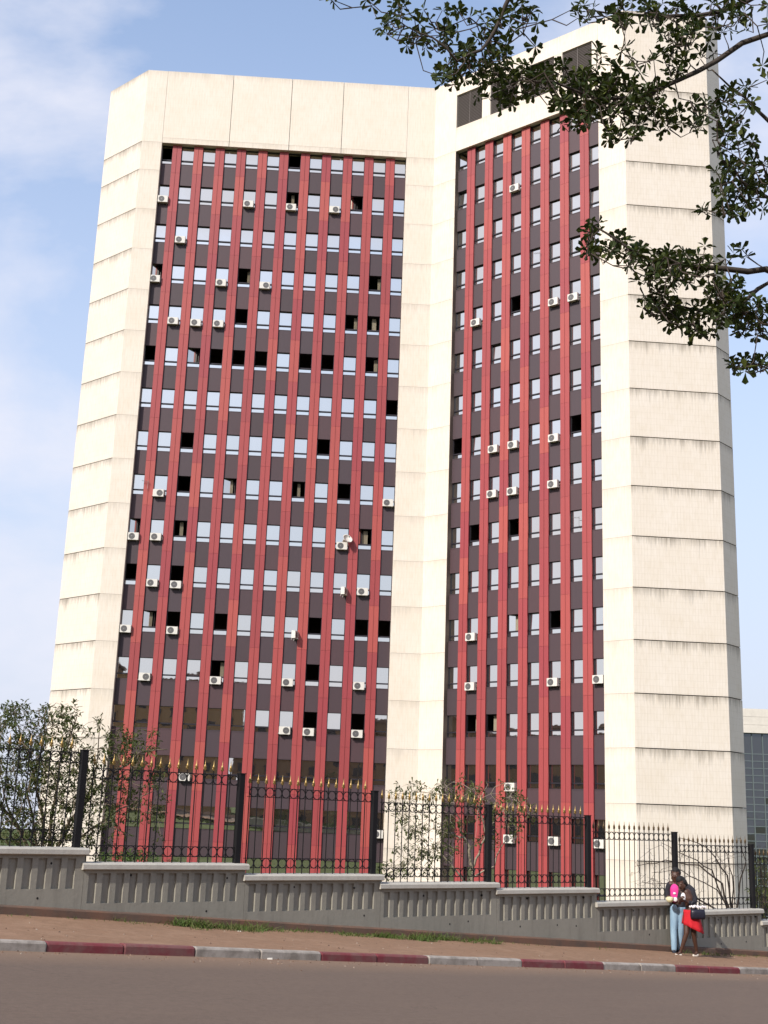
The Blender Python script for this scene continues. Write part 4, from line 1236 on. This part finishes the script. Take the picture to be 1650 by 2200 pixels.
body('jacket', b, M_jacket, man, MP, .012, 3)
b = MB(); limb(b, [V3((-.035, -.040, 1.13)), V3((-.035, -.04, 1.20)), V3((-.035, -.03, 1.31)), V3((-.02, -.015, 1.37))], [.112, .110, .112, .07])
body('shirt', b, M_pink, man, MP, .012, 3)
b = MB(); b.ball(V3((-.055, -.150, 1.22)), (.036, .012, .028), 10, 6); b.ball(V3((-.04, -.150, 1.10)), (.05, .014, .05), 10, 6)
body('shirt_print', b, M_shirtw, man, MP, .008, 1)
b = MB()
limb(b, [V3((.02 - .03, 0, .92)), V3((.02 + .03, 0, .92))], [.128, .128])
for sx, ky, fy in ((-1, -.05, -.10), (1, .03, .12)):
    h0 = V3((.02 + sx * .075, 0, .90)); kn = V3((-.02 + sx * .07, ky, .48)); an = V3((-.03 + sx * .06, fy, .10))
    limb(b, [h0, h0.lerp(kn, .5), kn], [.104, .090, .072]); limb(b, [kn, kn.lerp(an, .4), an], [.072, .068, .060])
body('jeans', b, M_jeans, man, MP, .012, 3)
for sx, fy in ((-1, -.10), (1, .12)):
    b = MB(); an = V3((-.03 + sx * .06, fy, .06))
    limb(b, [an + V3((0, .03, -.02)), an + V3((0, -.06, -.022)), an + V3((-.02, -.18, -.03))], [.042, .042, .030])
    body('shoe', b, M_bag, man, MP, .010, 2)
# the bowl he carries is a thing of its own
bo = put('bowl', None, None, MP @ Matrix.Translation((-.15, -.36, 1.045)))
MBo = WM[bo.name]; tag(bo, 'round cream bowl held in front by the taller walker', 'bowl')
b = MB(); b.lathe([(.035, 0), (.06, .015), (.078, .05), (.083, .085), (.078, .085), (.07, .05), (.0, .02)], (0, 0, 0), 18); put('vessel', b.mesh('vessel', M_bowl, True), bo, MBo)
b = MB(); b.lathe([(.083, .086), (.085, .092), (.05, .112), (.0, .118)], (0, 0, 0), 18); put('lid', b.mesh('lid', M_bowl, True), bo, MBo)

MW = Matrix.Translation(Vector((6.62, 26.40, -2.520))) @ Matrix.Rotation(_yaw, 4, 'Z')
wo = put('person', None, None, MW); wo.empty_display_size = .2
tag(wo, 'person in black cardigan and red skirt leaning on the other walker, bag on arm', 'person', 'couple walking on the pavement')
b = MB()
limb(b, [V3((.03, .0, .86)), V3((.03, .01, 1.0)), V3((-.01, .0, 1.16)), V3((-.05, -.02, 1.27))], [.125, .105, .115, .085])
limb(b, [V3((-.15, -.01, 1.255)), V3((.06, .01, 1.28))], [.052, .055]); limb(b, [V3((-.06, -.02, 1.29)), V3((-.11, -.06, 1.37))], [.046, .044])
Tw = head(b, V3((-.145, -.085, 1.43)), .98, radians(-28), radians(22), radians(-14))
elw = V3((.10, -.06, 1.04)); ww = V3((-.10, -.22, 1.11))
limb(b, [V3((.075, .005, 1.265)), V3((.115, -.01, 1.15)), elw], [.048, .042, .036]); limb(b, [elw, elw.lerp(ww, .5), ww], [.036, .031, .024])
hand(b, ww, V3((-.95, -.2, .25)), V3((0, .8, .3)), .9, .6, 1)
elw2 = V3((-.20, -.08, 1.05)); ww2 = V3((-.17, -.24, 1.13))
limb(b, [V3((-.165, -.01, 1.245)), V3((-.195, -.03, 1.15)), elw2], [.046, .041, .035]); limb(b, [elw2, elw2.lerp(ww2, .5), ww2], [.035, .030, .024])
hand(b, ww2, V3((.3, -.8, .5)), V3((.4, .4, 0)), .9, .6, -1)
LEGS = (((-.045, -.02, .86), (-.07, -.14, .47), (-.20, -.12, .09), (-.29, -.17, .045)), ((.085, .02, .86), (.07, -.01, .46), (.135, .10, .09), (.06, .02, .035)))
for h0, kn, an, toe in LEGS:
    h0, kn, an, toe = V3(h0), V3(kn), V3(an), V3(toe)
    limb(b, [h0, h0.lerp(kn, .5), kn], [.088, .076, .052]); limb(b, [kn, kn.lerp(an, .35), an], [.050, .050, .031])
    limb(b, [an, an.lerp(toe, .5) + V3((0, 0, -.012)), toe], [.031, .030, .022])
body('body', b, M_skin, wo, MW, .010, 3)
b = MB()
for x, y, z, r in ((0, .035, .07, .098), (0, .055, .02, .098), (.0, .0, .10, .078), (.055, .03, .03, .070), (-.055, .03, .03, .070), (.06, .05, -.03, .055), (0, .075, -.03, .07)):
    b.ball(Tw(x, y, z), (r,) * 3, 12, 8)
body('hair', b, M_hair, wo, MW, .012, 2)
b = MB()
limb(b, [V3((.045, .025, .88)), V3((.04, .03, 1.0)), V3((.01, .03, 1.16)), V3((-.03, .01, 1.255))], [.135, .125, .125, .085])
limb(b, [V3((-.14, .012, 1.25)), V3((.07, .015, 1.275))], [.060, .068])
limb(b, [V3((.078, .005, 1.262)), V3((.12, -.01, 1.15)), elw], [.064, .058, .052]); limb(b, [elw, elw.lerp(ww, .5)], [.052, .044])
limb(b, [V3((-.165, -.01, 1.242)), V3((-.195, -.03, 1.15))], [.056, .05])
body('cardigan', b, M_jacket, wo, MW, .012, 3)
b = MB(); b.ball(V3((-.115, -.075, 1.17)), (.055, .05, .095), 12, 8); body('blouse', b, M_shirtw, wo, MW, .011, 2)
# skirt: flared cloth with uneven hem
b = MB(); K = 28; rings = 7
for i in range(rings):
    t = i / (rings - 1)
    for j in range(K):
        a = 2 * pi * j / K
        rx = .150 + .06 * t + .022 * t * sin(7 * a); ry = .135 + .07 * t + .020 * t * cos(7 * a)
        hem = .37 + .09 * cos(a - .1)
        b.v.append((.03 + .03 * t + rx * cos(a), -.02 + ry * sin(a), .93 - hem * t))
for i in range(rings - 1):
    for j in range(K):
        jj = (j + 1) % K; b.face([i * K + j, (i + 1) * K + j, (i + 1) * K + jj, i * K + jj])
me = b.mesh('skirt', M_redc, True); o = put('skirt', me, wo, MW)
md = o.modifiers.new('solid', 'SOLIDIFY'); md.thickness = .008
for h0, kn, an, toe in LEGS:
    b = MB(); an, toe = V3(an), V3(toe)
    limb(b, [an + V3((0, .0, -.055)), an.lerp(toe, .5) + V3((0, 0, -.04)), toe + V3((0, 0, -.005))], [.034, .034, .027]); body('shoe', b, M_shoe, wo, MW, .009, 2)
bag = put('handbag', None, None, MW @ Matrix.Translation((.165, -.16, .76)) @ Matrix.Rotation(.25, 4, 'Z'))
MBg = WM[bag.name]; tag(bag, 'black handbag with white frilled top hanging beside the red skirt', 'bag')
b = MB()
P_ = [(.0, .145, .06), (.05, .155, .07), (.13, .15, .065), (.19, .14, .055)]; K = 24
for z, rx, ry in P_:
    for j in range(K):
        a = 2 * pi * j / K; sx = abs(cos(a)) ** .6 * (1 if cos(a) >= 0 else -1); sy = abs(sin(a)) ** .6 * (1 if sin(a) >= 0 else -1)
        b.v.append((rx * sx, ry * sy, z))
for i in range(len(P_) - 1):
    for j in range(K): b.face([i * K + j, i * K + (j + 1) % K, (i + 1) * K + (j + 1) % K, (i + 1) * K + j])
b.face([j for j in reversed(range(K))]); b.face([(len(P_) - 1) * K + j for j in range(K)])
put('pouch', b.mesh('pouch', M_bag, True), bag, MBg)
b = MB(); rg = random.Random(4)
for q in range(46):
    x = rg.uniform(-.155, .155); b.ball(V3((x, rg.uniform(-.055, .05), .225 + rg.uniform(0, .045) * (1 - (x / .2) ** 2))), (rg.uniform(.018, .03), rg.uniform(.015, .025), rg.uniform(.014, .024)), 7, 5)
put('frill', b.mesh('frill', M_shirtw, True), bag, MBg)
b = MB(); b.tube([V3((-.13, 0, .21)), V3((-.11, .01, .32)), V3((-.06, .03, .37)), V3((0, .03, .35)), V3((.09, .01, .30)), V3((.13, 0, .21))], .009, 6); put('strap', b.mesh('strap', M_bag, True), bag, MBg)
